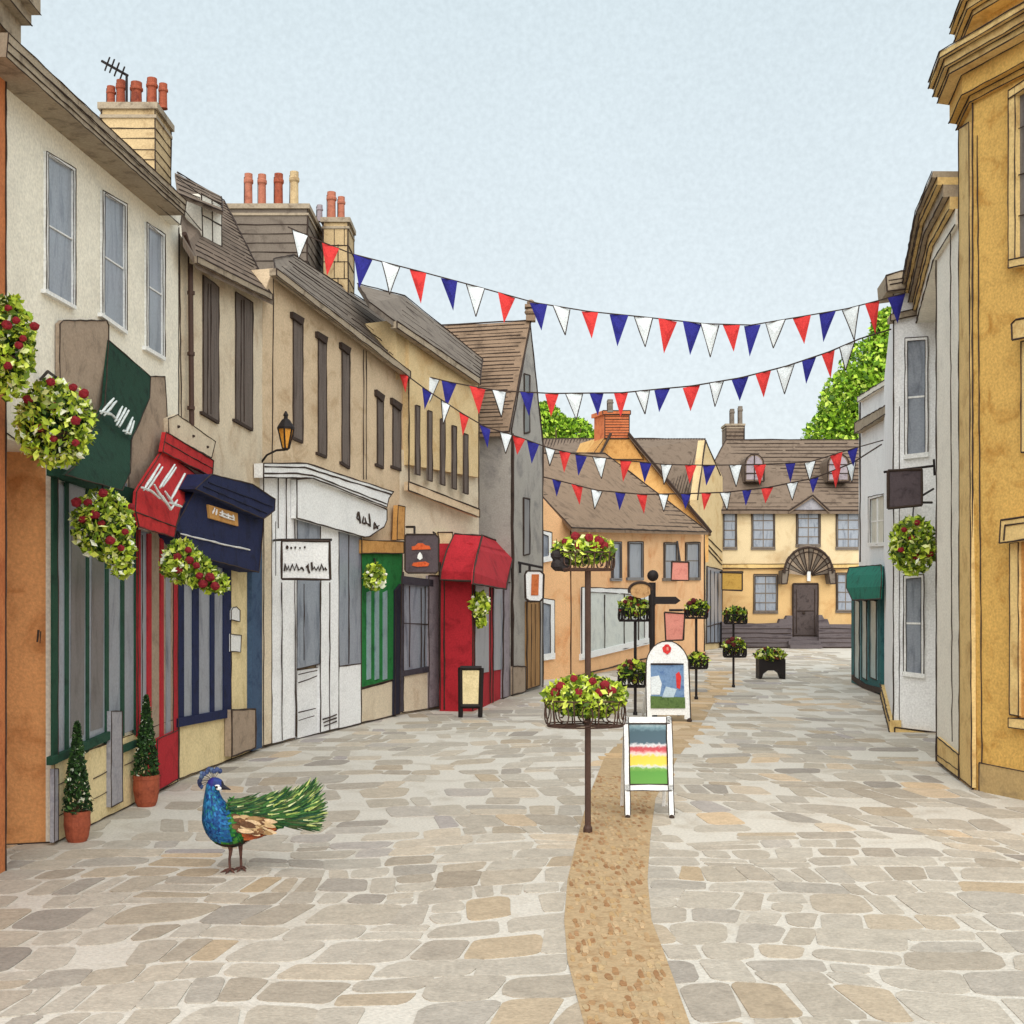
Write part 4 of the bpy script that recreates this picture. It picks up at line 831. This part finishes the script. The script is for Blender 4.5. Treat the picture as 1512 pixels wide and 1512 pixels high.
t,D=post('nearest tall planter post with two tiers of roses beside the striped advertising board', 868,1230,[(862,842,92,26,7,1000),(864,1072,120,38,8,1900)],top=842)
b=MB(M['blk']);
for x,y,r in ((822,820,10),(830,814,9),(824,834,11),(832,828,9),(834,838,8)): b.ball(at(x,y,D-.1), r*D/F, r*D/F*.5, r*D/F*.8, None, 9, .1)
b.build('dark_dead_blooms', t, label='cluster of black blooms hanging at the left end')
MIXG=LIME+DARKG[:3]+[lin((120,50,40)),lin((96,40,34))]
post('planter post directly left of the black fingerpost', 938,1056,[(937,917,48,18,3,420),(935,1014,44,20,3,420)],pal=MIXG,mm='blk')
post('planter post right of the rounded advertising board', 1028,1033,[(1028,913,34,14,2,340),(1030,987,30,12,0,300)],pal=MIXG,mm='blk')
post('planter post farthest down the street in front of the inn wall', 1083,1015,[(1086,921,34,13,0,300),(1085,970,34,14,3,300)],pal=MIXG,mm='blk')
# trough
g_=gp(1140,1003); D=g_.y; s=D/F; t=thing('flower_trough', 'black footed trough of yellow green flowers standing in the square', 'planter', g_)
b=MB(M['blk']); P=[(-19,0),(-15,0),(-13,8),(-6,13),(6,13),(13,8),(16,0),(20,0),(20,30),(-19,30)]
b.prism([g_+V((x*s,0,y*s)) for x,y in P], (0,.5,0)); b.build('tub', t); f=MB(M['foliage']); leaves(f, g_+V((0,.2,36*s)), (25*s,.4,10*s), 500, .13, MIXG); f.build('foliage', t)

# ================================================================== FINGERPOST
g_=gp(963,1058); D=g_.y; s=D/F; t=thing('fingerpost', 'black street fingerpost with ball finial and one pointed arm', 'signpost', g_)
b=MB(M['blk']); zt=at(963,860,D).z; b.tube([g_,V((g_.x,g_.y,zt))], .055, None, 10); b.lathe(g_,[(.1,0),(.1,.25),(.07,.3)],None,12); b.tube([V((g_.x,g_.y,zt-.45)),V((g_.x,g_.y,zt))],.07,None,10); b.build('post', t)
b=MB(M['blk']); b.ball(at(964,850,D), 8.5*s, m=None, n=14); b.build('ball_finial', t, smooth=True)
b=MB(M['blk']); b.prism([at(x,y,D-.06) for x,y in ((966,892),(998,892),(1005,887),(998,881),(966,881))], (0,.06,0)); b.build('pointer_arm', t)
b=MB(mat('tan roundel', (190,150,104), tint=(150,110,72), scale=12)); c=at(946,874,D-.05); b.prism([c+V((16*s*math.cos(a*.314),0,11*s*math.sin(a*.314)+(2*s))) for a in range(20)], (0,.06,0))
b.tube([c+V((17*s*math.cos(a*.314),0,12*s*math.sin(a*.314)+(2*s))) for a in range(0,12)], .03, INKM); b.build('roundel', t)

# ================================================================== A-BOARDS
def ramp_mat(name, stops, zlo, zhi, dist=.5, ns=5, axis='Z'):
    m=bpy.data.materials.new(name); m.use_nodes=True; nt=m.node_tree; N=nt.nodes; L=nt.links; b=N['Principled BSDF']; b.inputs['Roughness'].default_value=.6
    tc=N.new('ShaderNodeTexCoord'); sp=N.new('ShaderNodeSeparateXYZ'); L.new(tc.outputs['Object'],sp.inputs[0])
    mr=N.new('ShaderNodeMapRange'); mr.inputs['From Min'].default_value=zlo; mr.inputs['From Max'].default_value=zhi; L.new(sp.outputs[axis],mr.inputs['Value'])
    nz=N.new('ShaderNodeTexNoise'); nz.inputs['Scale'].default_value=ns*4; nz.inputs['Detail'].default_value=6; L.new(tc.outputs['Object'],nz.inputs['Vector'])
    ma=N.new('ShaderNodeMath'); ma.operation='MULTIPLY_ADD'; ma.inputs[1].default_value=dist*.3; ma.inputs[2].default_value=-dist*.15; L.new(nz.outputs['Fac'],ma.inputs[0])
    ad=N.new('ShaderNodeMath'); L.new(mr.outputs[0],ad.inputs[0]); L.new(ma.outputs[0],ad.inputs[1])
    rp=N.new('ShaderNodeValToRGB'); el=rp.color_ramp.elements; el[0].position=stops[0][0]; el[0].color=(*lin(stops[0][1]),1); el[1].position=stops[-1][0]; el[1].color=(*lin(stops[-1][1]),1)
    for p,c in stops[1:-1]: e=el.new(p); e.color=(*lin(c),1)
    L.new(ad.outputs[0],rp.inputs['Fac']); L.new(rp.outputs[0],b.inputs['Base Color']); return m
g_=gp(960,1208); D=g_.y; s=D/F; t=thing('advertising_board', 'nearest white framed A-board with grey, red, yellow and green stripes', 'advertising board', g_)
f=MB(M['wht']); lean=.22
def lp(x,y): z=(1208-y)*s; return V((g_.x+(x-960)*s, g_.y+lean*z, z))
for x in (927,992):
    f.prism([lp(x-4,1204),lp(x+4,1204),lp(x+4,1062),lp(x-4,1062)], (0,.03,0)); f.ink([lp(x-4,1204)+V((0,-.003,0)),lp(x-4,1062)+V((0,-.003,0))],1.3); f.ink([lp(x+4,1204)+V((0,-.003,0)),lp(x+4,1062)+V((0,-.003,0))],1.3)
    f.ball(lp(x,1207),.03,m=INKM,n=8)
for y0,y1 in ((1071,1062),(1169,1160)): f.prism([lp(924,y0),lp(996,y0),lp(996,y1),lp(924,y1)], (0,.034,0)); f.ink([lp(926,y0)+V((0,-.004,0)),lp(993,y0)+V((0,-.004,0))],1.4)
f.build('frame', t)
f=MB(M['wht'])
for x in (927,992): a=lp(x,1062); f.tube([a+V((0,.03,0)), V((a.x,g_.y+.72,0))], .022)
f.build('rear_legs', t)
zlo=(1208-1162)*s; zhi=(1208-1070)*s
f=MB(ramp_mat('striped poster',[(0,(92,150,56)),(.22,(80,142,48)),(.27,(112,158,62)),(.30,(196,200,196)),(.33,(220,196,70)),(.46,(222,190,60)),(.5,(220,196,190)),(.55,(190,70,76)),(.6,(176,60,70)),(.64,(206,206,208)),(.68,(60,86,100)),(.86,(56,84,96)),(.93,(110,140,150)),(1,(180,196,200))],zlo,zhi,.35,7))
f.prism([lp(930,1161),lp(989,1161),lp(989,1071),lp(930,1071)], (0,.02,0)); f.v=[p+V((0,.008,0)) for p in f.v]; f.build('poster', t)
f=MB(INKM)
for a,b_ in (((931,1160),(931,1072)),((988,1160),(988,1072)),((931,1160),(988,1160)),((931,1072),(988,1072))): f.ink([lp(*a)+V((0,-.002,0)),lp(*b_)+V((0,-.002,0))],2)
f.build('poster_edge', t)
# rounded board
g_=gp(988,1066); D=g_.y; s=D/F; t=thing('advertising_board', 'round topped white board with red crest and blue landscape picture', 'advertising board', g_)
def lp(x,y): z=(1066-y)*s; return V((g_.x+(x-988)*s, g_.y+.15*z, z))
f=MB(M['wht']); arc=[(987+32*math.cos(a*math.pi/14), 985-38*math.sin(a*math.pi/14)) for a in range(15)]
f.prism([lp(x,y) for x,y in [(955,1062),(963,1062),(963,1056),(1011,1056),(1011,1062),(1019,1062)]+arc], (0,.06,0)); P=[lp(x,y)+V((0,-.006,0)) for x,y in [(1020,1062)]+arc+[(955,1060)]]; f.ink(P,1.8,.3); f.ball(lp(1018,1064),.05,m=INKM,n=8); f.build('board', t)
f=MB(M['wht'])
for x in (959,1015): a=lp(x,1000); f.tube([a+V((0,.06,0)), V((a.x,g_.y+1.2,0))], .03)
f.build('rear_legs', t)
f=MB(mat('blue landscape poster',(112,140,176),tint=(60,92,146),scale=4,var=.1)); f.prism([lp(x,y)+V((0,-.015,0)) for x,y in ((962,1030),(1011,1030),(1011,981),(962,981))],(0,.02,0))
for pol,m_ in (([(961,1046),(1012,1046),(1012,1030),(961,1028)],mat('green field print',(88,112,62),tint=(60,84,44),scale=12)),([(1000,1016),(1005,1018),(1007,1000),(1004,992),(999,996)],M['fred']),([(962,1026),(975,1026),(978,1010),(974,998),(962,1000)],M['fwhite']),([(978,1030),(995,1030),(1000,1018),(984,1014)],mat('pale blue print',(178,196,208)))): f.prism([lp(x,y)+V((0,-.022,0)) for x,y in pol],(0,.02,0),m_)
f.ink([lp(962,981)+V((0,-.03,0)),lp(1011,981)+V((0,-.03,0))],2.6); f.build('poster', t)
f=MB(M['fred']); f.prism([lp(x,y)+V((0,-.02,0)) for x,y in ((987,967),(992,963),(993,957),(989,952),(985,952),(980,957),(981,963))],(0,.03,0)); f.prism([lp(x,y)+V((0,-.024,0)) for x,y in ((986,961),(989,961),(989,956),(986,956))],(0,.03,0),M['pink']); f.build('crest', t)
# small chalkboard
g_=gp(694,1060); D=g_.y; s=D/F; t=thing('pavement_sign', 'small dark framed tan A-board outside the crimson shop', 'advertising board', g_)
def lp(x,y): z=(1060-y)*s; return V((g_.x+(x-694)*s, g_.y+.14*z, z))
f=MB(M['wood']); f.prism([lp(x,y) for x,y in ((681,1044),(707,1044),(708,990),(682,990))],(0,.03,0),M['sand'])
for a,b_ in (((680,1059),(679,986)),((709,1059),(711,987)),((679,987),(711,987)),((679,1043),(709,1043))): f.tube([lp(*a)+V((0,-.01,0)),lp(*b_)+V((0,-.01,0))],.045,M['blk'],4)
f.tube([lp(680,988),V((lp(680,988).x,g_.y+.5,0))],.03,M['blk']); f.tube([lp(709,988),V((lp(709,988).x,g_.y+.5,0))],.03,M['blk']); f.build('board', t)
for o_ in [t]: pass

# ================================================================== HANGING SIGNS
def hsign(label, poly, D, m, arm, inside=None, edge=2.4, loc=None, name='hanging_sign'):
    c=at(*poly[0],D); t=thing(name, label, 'sign', c, )
    f=MB(M[m]); fr=[at(x,y,D) for x,y in poly]; f.prism(fr,(0,.06,0),M[m])
    P=[p+V((0,-.008,0)) for p in fr+fr[:1]]
    for a,b_ in zip(P,P[1:]): f.ink([a,b_],edge)
    bo=f.build('board', t)
    if arm:
        b=MB(M['blk'])
        for l in arm: b.tube([at(x,y,D+.03+dz) for x,y,dz in l],.018*(D/18),None,6)
        b.build('bracket', t)
    if inside:
        for pol,mm,nm in inside: g=MB(mm); g.prism([at(x,y,D-.02) for x,y in pol],(0,.03,0),mm); g.build(nm, bo)
    return t,bo
D=18.1
t,bo=hsign('white lettered sign hanging in front of the white shop door', [(416,855),(488,856),(487,799),(416,798)], D, 'wht', [[(402,798,1.2),(416,797,.1),(490,797,0)],[(406,770,1.1),(406,850,1.1)]], edge=3.6)
f=MB(INKM)
for x,y,r in ((424,808,3),(430,809,2),(436,808.5,2),(443,809,1.6),(450,808,2)):
    f=MB(INKM); f.ball(at(x,y,D-.02), r*D/F*.8, .01, r*D/F, INKM, 7)
    if x<450: f.build('letter', bo)
L=[[(420,843),(421,832),(424,842),(426,835),(428,843),(432,833),(435,842),(438,833),(441,842),(445,838),(449,842),(446,838)],[(452,838),(455,833),(455,840),(457,846)],[(460,830),(461,842),(464,837),(467,842),(470,836),(472,843),(475,833),(478,842),(480,838),(482,842)]]
f.build('letter', bo)
for l in L: f=MB(INKM); f.tube([at(x,y,D-.015) for x,y in l], 1.6*D/F, INKM, 5); f.build('letter', bo)
D=23.2; og=mat('orange emblem',(204,92,50),tint=(170,60,36),scale=20)
hsign('charcoal square sign with orange and white emblem beside the grey shop window', [(598,842),(602,846),(644,846),(648,842),(648,794),(643,789),(600,789),(598,793)], D, 'gsign', [[(600,778,.5),(612,778,.2),(612,789,0)],[(640,786,.5),(643,789,0)]],
 [([(608,812),(636,811),(634,806),(628,805),(624,802),(617,802),(613,806),(608,807)],og,'emblem'),([(608,835),(616,837),(632,836),(634,832),(628,829),(617,830),(610,831)],og,'emblem'),([(616,824),(620,827),(624,824),(623,819),(620,815),(617,819)],M['wht'],'emblem')])
hsign('white framed sign with rust brown centre on the grey gable', [(776,884),(782,888),(797,888),(802,884),(803,848),(798,843),(778,843),(775,848)], 29.5, 'wht', [[(758,829,0),(801,838,0)],[(768,832,0),(768,846,0)],[(782,835,0),(782,843,0)]], [([(784,879),(795,879),(796,848),(785,848)],mat('rust print',(192,108,62),tint=(168,84,44),scale=14),'picture')], edge=3)
hsign('faded pink sign by the upper right windows of the orange building', [(991,857),(1017,857),(1017,830),(992,829)], 41, 'pink', [[(1000,800,3),(1004,830,0)]], edge=2.4)
hsign('tall faded pink sign above the rounded advertising board', [(983,946),(1009,945),(1011,906),(981,904)], 40, 'pink', [[(988,901,0),(1006,901,0),(1012,901,4)]], edge=2.6)
hsign('mustard hanging sign at the left corner of the inn', [(1066,871),(1096,872),(1096,846),(1066,845)], 56.6, 'goldsign', [[(1063,845,.8),(1097,845,0)]], edge=2.4)
hsign('square dark brown sign hanging from the white bay above the flower basket', [(1311,751),(1361,746),(1361,693),(1311,695)], 19.9, 'gsign', [[(1305,697,0),(1378,688,0)],[(1379,678,.1),(1380,702,.1)],[(1358,734,0),(1378,722,.5)],[(1355,742,0),(1376,742,.5)]], edge=4.5)
# the lantern
D=18.6; s=D/F; c=at(422,650,D); t=thing('wall_lantern', 'black framed amber lantern on a curved bracket above the white shop', 'lamp', c)
g=MB(M['lamp']); z0=at(422,662,D).z; z1=at(422,634,D).z; g.lathe((c.x,D,z0),[(5*s,0),(11.5*s,z1-z0)],None,6,rot=.5); g.build('lamp_glass', t)
g=MB(M['blk'])
for k in range(6):
    a=.5+k*math.pi/3; g.tube([(c.x+5*s*math.cos(a),D+5*s*math.sin(a),z0),(c.x+11.7*s*math.cos(a),D+11.7*s*math.sin(a),z1)],1.3*s,None,5)
g.lathe((c.x,D,z1),[(12.8*s,0),(13*s,3*s),(6*s,14*s),(3*s,16*s),(3*s,19*s),(4*s,21*s),(1*s,27*s)],None,12); g.lathe((c.x,D,z0-3*s),[(3*s,0),(6*s,3*s)],None,8); g.build('lamp_frame', t)
g=MB(M['blk']); g.tube([at(421,664,D),at(408,665,D+.1),at(394,672,D+.3),at(385,684,D+.4),at(384,706,D+.4)],1.7*s,None,6); g.build('bracket', t)

# ================================================================== CONIFERS
for px,yb,ytop,hw,lab in ((114,1243,1066,22,'clipped conical shrub in a terracotta pot beside the green shopfront, nearest one'),(216,1190,1026,20,'clipped conical shrub in a terracotta pot beside the red shopfront')):
    g_=gp(px,yb); D=g_.y; s=D/F; t=thing('potted_conifer', lab, 'potted plant', g_, 'conical shrubs in terracotta pots')
    p=MB(M['pot']); h=46*s; p.lathe(g_,[(13*s,0),(16*s,h*.15),(19*s,h*.55),(18.5*s,h*.85),(19*s,h*.88),(19*s,h),(16*s,h),(15*s,h*.9)],None,20); po=p.build('pot', t)
    f=MB(M['foliage']); hh=(yb-45-ytop)*s; leaves(f, g_+V((0,0,h*.95)), (hw*s,hw*s,hh), 3000, .045, DARKG, cone=True, spk=.035); f.build('foliage', t)
    k=MB(mat('bark',(92,74,58))); k.tube([g_+V((0,0,h*.8)), g_+V((0,0,h+hh*.8))],[.02,.006]); k.build('stem', t)

# ================================================================== PEACOCK
g_=gp(346,1287); D=g_.y; s=D/F; t=thing('peacock', 'peacock standing on the paving with blue neck, crest and green train trailing right', 'bird', g_)
def pk(x,y,d=0): return V((g_.x+(x-346)*s, D+d*s, (1287-y)*s))
def catmull(P, n=6):
    out=[]; Q=[P[0]]+P+[P[-1]]
    for i in range(1,len(Q)-2):
        for k in range(n):
            u=k/n; out.append(tuple(.5*((2*Q[i][j])+(-Q[i-1][j]+Q[i+1][j])*u+(2*Q[i-1][j]-5*Q[i][j]+4*Q[i+1][j]-Q[i+2][j])*u*u+(-Q[i-1][j]+3*Q[i][j]-3*Q[i+1][j]+Q[i+2][j])*u**3) for j in range(len(P[0]))))
    out.append(tuple(P[-1])); return out
# x, y, radius in plane, lateral radius, depth
S=[(418,1222,3,3,8),(402,1216,12,10,6),(380,1212,24,19,3),(358,1212,33,25,0),(338,1215,35,26,-3),(325,1207,27,21,-5),(318,1190,17,14,-6),(315,1174,11,9.5,-6),(315,1163,8.5,8,-6),(317,1156,9,8,-6),(324,1157,8,7,-6),(330,1161,4.5,4,-6),(336,1163,2.4,2.2,-6),(342,1165,.6,.6,-6)]
S=catmull(S,12); b=MB(M['peacock']); n=30; rings=[]; 
bl=[lin(c) for c in ((32,92,150),(24,72,132),(40,110,166),(22,52,112),(30,98,128))]; gr=[lin(c) for c in ((30,98,52),(46,118,50),(24,76,46),(70,130,48))]; br=[lin(c) for c in ((150,72,32),(122,52,26),(92,44,28))]
for i,(x,y,r,rl,d) in enumerate(S):
    a=S[min(i+1,len(S)-1)]; c_=S[max(i-1,0)]; tv=V((a[0]-c_[0],0,-(a[1]-c_[1]))).normalized(); up=V((-tv.z,0,tv.x)); cc=pk(x,y,d)
    rings.append([cc+(up*r*math.cos(w)+V((0,rl*math.sin(w),0)))*s for w in [k*2*math.pi/n for k in range(n)]])
for i in range(len(rings)-1):
    x,y=S[i][0],S[i][1]
    for k in range(n):
        pc=(rings[i][k]+rings[i+1][k])/2; ppx=346+(pc.x-g_.x)/s; ppy=1287-pc.z/s
        if ppx>329 and ppy<1168 : col=lin((36,34,44))
        elif ppy<1170: col=lin((44,40,120)) if ppx<318 else lin((40,58,120))
        elif ppx<341+(ppy-1200)*.2 and ppy<1237:
            q_=.5+.5*math.sin(ppx*.9+ppy*.35)*math.sin(ppy*.5)+R.uniform(-.2,.2); q_=max(0,min(1,q_)); col=tuple(bl[3][z_]+(bl[2][z_]-bl[3][z_])*q_ for z_ in range(3))
        elif ppy>1226 and ppx>362: col=R.choice(br)
        elif ppy>1240: col=R.choice([lin((34,50,44)),lin((60,44,34))])
        else: col=R.choice(gr)
        b.mesh([rings[i][k],rings[i][(k+1)%n],rings[i+1][(k+1)%n],rings[i+1][k]],[(0,1,2,3)],None,col)
body_=b.build('body', t, smooth=True)
e=MB(M['wht']); e.ball(pk(326,1162,-13),4.2*s,1.6*s,3.0*s,M['wht'],8); e.ball(pk(324,1158,-13.2),4.0*s,1.5*s,1.4*s,M['wht'],8); e.ball(pk(323.5,1160,-15),1.9*s,1.2*s,1.9*s,M['blk'],8); e.build('eye', t)
c=MB(M['peacock'])
for k in range(13):
    a=math.radians(62+k*11.5); r=20*(1+.08*math.sin(k*2)); p0=pk(316,1152,-6); p1=pk(316+r*math.cos(a),1155-r*.95*math.sin(a),-6+R.uniform(-5,5))
    c.tube([p0,p0.lerp(p1,.5)+V((0,0,.006)),p1],.0022,None,4,col=lin((70,62,70))); c.ball(p1,3.5*s,2.6*s,3.9*s,None,7,.2,col=R.choice([lin((62,78,120)),lin((84,108,140)),lin((44,52,84))]))
c.build('crest', t)
w=MB(M['peacock'])
def feather(mb, a, b_, wd, col, bend=V((0,0,0)), tip=None, seg=5, nrm=None):
    a=V(a); b_=V(b_); dr=(b_-a).normalized(); sd=(nrm or V((0,-1,0))).cross(dr).normalized(); P=[]; Q=[]
    for k in range(seg+1):
        u=k/seg; c0=a.lerp(b_,u)+bend*math.sin(u*math.pi); q=wd*(math.sin(math.pi*min(.98,.12+u*.86)))**.7; P.append(c0+sd*q); Q.append(c0-sd*q+V((0,-.001,0)))
    for k in range(seg):
        cc=tip if (tip and k>=seg-2) else col; mb.mesh([P[k],P[k+1],Q[k+1],Q[k]],[(0,1,2,3)],None,cc)
b=MB(M['peacock'])
for q in range(1500):
    i=R.randrange(10,len(rings)-52); k=R.randrange(n); p=rings[i][k]; ce=sum(rings[i],V((0,0,0)))/n; nr=(p-ce).normalized(); i2=max(0,i-R.randint(5,9)); e_=rings[i2][k]; e_=p+(e_-p).normalized()*R.uniform(5,9)*s
    ppx=346+(p.x-g_.x)/s; ppy=1287-p.z/s
    if ppx<341+(ppy-1200)*.2 and ppy<1240: col=R.choice(bl+[lin((28,110,120)),lin((46,126,176))])
    elif ppy>1226 and ppx>362: col=R.choice(br)
    elif ppy>1240: col=R.choice([lin((34,50,44)),lin((60,44,34))])
    else: col=R.choice(gr)
    feather(b, p+nr*.6*s, e_+nr*1.3*s, 1.7*s, col, nrm=nr, seg=3)
b.build('plumage', t)
for k in range(70):   # wing
    u=R.random(); v=R.random(); x=340+u*52; y=1198+v*22+u*4; x2=x+14+R.uniform(0,8); y2=y+4+R.uniform(-2,3)
    d=-28+abs(u-.35)*14
    col=R.choice([lin((206,178,140)),lin((190,160,118)),lin((120,84,54)),lin((96,66,44)),lin((150,120,80))])
    feather(w, pk(x,y,d-R.uniform(0,3)), pk(x2,y2,d+2), 3.4*s, col)
for k in range(34):
    u=R.random(); x=362+u*30; y=1224+R.uniform(-4,12)*(1-u*.5); feather(w, pk(x,y,-24+u*12), pk(x+20,y-2,-16+u*12), 3.2*s, R.choice(br+[lin((176,88,38))]))
w.build('wing', t)
tr=MB(M['peacock']); gg=[lin(c_) for c_ in ((32,80,36),(48,98,40),(66,112,50),(24,62,34),(26,70,46),(92,120,62),(40,76,32),(70,84,48))]; yl=[lin(c_) for c_ in ((176,190,110),(196,206,150),(150,170,84),(110,150,80))]
for k in range(1500):
    u=R.random(); v=R.uniform(-1,1)
    x0=338+u*110; cy=1189+ (6*math.sin(u*2.2)) +u*u*-2+u*10; hw=12+u*16*(1-.25*u); y0=cy+v*hw*.8
    ln=22+18*u; ang=math.radians(-2-24*u+v*34*u+R.uniform(-13,13)); x1=x0+ln*math.cos(ang)*1.0; y1=y0+ln*math.sin(ang)
    if x0<350: y0=max(y0,1182)
    xm=489-13*abs(v)**1.6-R.uniform(0,12)
    if x1>xm: y1-=(x1-xm)*.25; x1=xm
    dep=-20+u*22+R.uniform(-8,8)+abs(v)*8
    feather(tr, pk(x0,y0,dep), pk(x1,y1,dep+2), (1.1+.6*u)*s, R.choice(gg), tip=R.choice(yl) if R.random()<.12+.2*u else None)
tr.build('train', t)
for x,dx,d in ((341,0,-6),(353,2,6)):
    l=MB(mat('leg scale',(92,62,54),tint=(58,34,34),scale=40)); l.tube([pk(x,1240,d),pk(x+1,1256,d),pk(x+dx-1,1268,d+1),pk(x+dx,1284,d)],[5*s,2.8*s,1.9*s,2.0*s],None,8)
    for ax,ay in ((-13,-5),(-3,-15),(9,-9),(6,8)): l.tube([pk(x+dx,1282,d),pk(x+dx+ax*.5,1283,d+ay*.6),pk(x+dx+ax,1286.2,d+ay*1.1)],[2.2*s,1.9*s,.7*s],None,6)
    l.build('leg', t)

# ================================================================== CAMERA, LIGHT, WORLD
cam=bpy.data.cameras.new('camera'); co=bpy.data.objects.new('camera',cam); C.objects.link(co); co.location=(0,0,H); co.rotation_euler=(math.radians(90),0,0)
cam.sensor_width=36; cam.lens=36*F/1512; cam.shift_y=(HY-CX)/1512; cam.clip_end=2000; bpy.context.scene.camera=co
EL,AZ=math.radians(42),math.radians(181)       # azimuth measured from +Y clockwise: behind the camera, to the right
sd=bpy.data.lights.new('sun','SUN'); sd.energy=3.1; sd.angle=math.radians(85); sd.color=(1,.96,.9); so=bpy.data.objects.new('sun',sd); C.objects.link(so)
dv=V((math.sin(AZ)*math.cos(EL), math.cos(AZ)*math.cos(EL), math.sin(EL))); so.rotation_euler=dv.to_track_quat('Z','Y').to_euler()
wd=bpy.data.worlds.new('World'); bpy.context.scene.world=wd; wd.use_nodes=True; nt=wd.node_tree; N=nt.nodes; L=nt.links; bg=N['Background']
sk=N.new('ShaderNodeTexSky'); sk.sky_type='NISHITA'; sk.sun_disc=False; sk.sun_elevation=EL; sk.sun_rotation=AZ; sk.dust_density=4; sk.air_density=1
tc=N.new('ShaderNodeTexCoord')
n1=N.new('ShaderNodeTexNoise'); n1.inputs['Scale'].default_value=3; n1.inputs['Detail'].default_value=8; L.new(tc.outputs['Generated'],n1.inputs['Vector'])
n2=N.new('ShaderNodeTexNoise'); n2.inputs['Scale'].default_value=260; n2.inputs['Detail'].default_value=3; L.new(tc.outputs['Generated'],n2.inputs['Vector'])
ml=N.new('ShaderNodeMath'); ml.operation='MULTIPLY_ADD'; ml.inputs[1].default_value=.12; ml.inputs[2].default_value=.85; L.new(n1.outputs['Fac'],ml.inputs[0])
m3=N.new('ShaderNodeMath'); m3.operation='MULTIPLY_ADD'; m3.inputs[1].default_value=.22; L.new(n2.outputs['Fac'],m3.inputs[0]); L.new(ml.outputs[0],m3.inputs[2])
mx=N.new('ShaderNodeMix'); mx.data_type='RGBA'; mx.inputs[0].default_value=.86; L.new(sk.outputs[0],mx.inputs[6]); 
sc=N.new('ShaderNodeVectorMath'); sc.operation='SCALE'; L.new(mx.outputs[2],sc.inputs[0]); L.new(m3.outputs[0],sc.inputs['Scale'])
sx_=N.new('ShaderNodeSeparateXYZ'); L.new(tc.outputs['Generated'],sx_.inputs[0])
cr=N.new('ShaderNodeValToRGB'); L.new(sx_.outputs['Z'],cr.inputs['Fac']); cr.color_ramp.elements[0].position=.02; cr.color_ramp.elements[0].color=(.76,.81,.825,1); cr.color_ramp.elements[1].position=.5; cr.color_ramp.elements[1].color=(.62,.715,.75,1)
s10=N.new('ShaderNodeVectorMath'); s10.operation='SCALE'; s10.inputs['Scale'].default_value=9.7; L.new(cr.outputs[0],s10.inputs[0]); L.new(s10.outputs[0],mx.inputs[7])     # thin even cloud over the blue
L.new(sc.outputs[0],bg.inputs['Color']); bg.inputs['Strength'].default_value=.1
sce=bpy.context.scene; sce.view_settings.view_transform='Standard'; sce.view_settings.look='None'; sce.view_settings.exposure=.32; sce.view_settings.gamma=1
sce.render.resolution_x=1024; sce.render.resolution_y=1024
sce.cycles.max_bounces=8; sce.cycles.diffuse_bounces=6
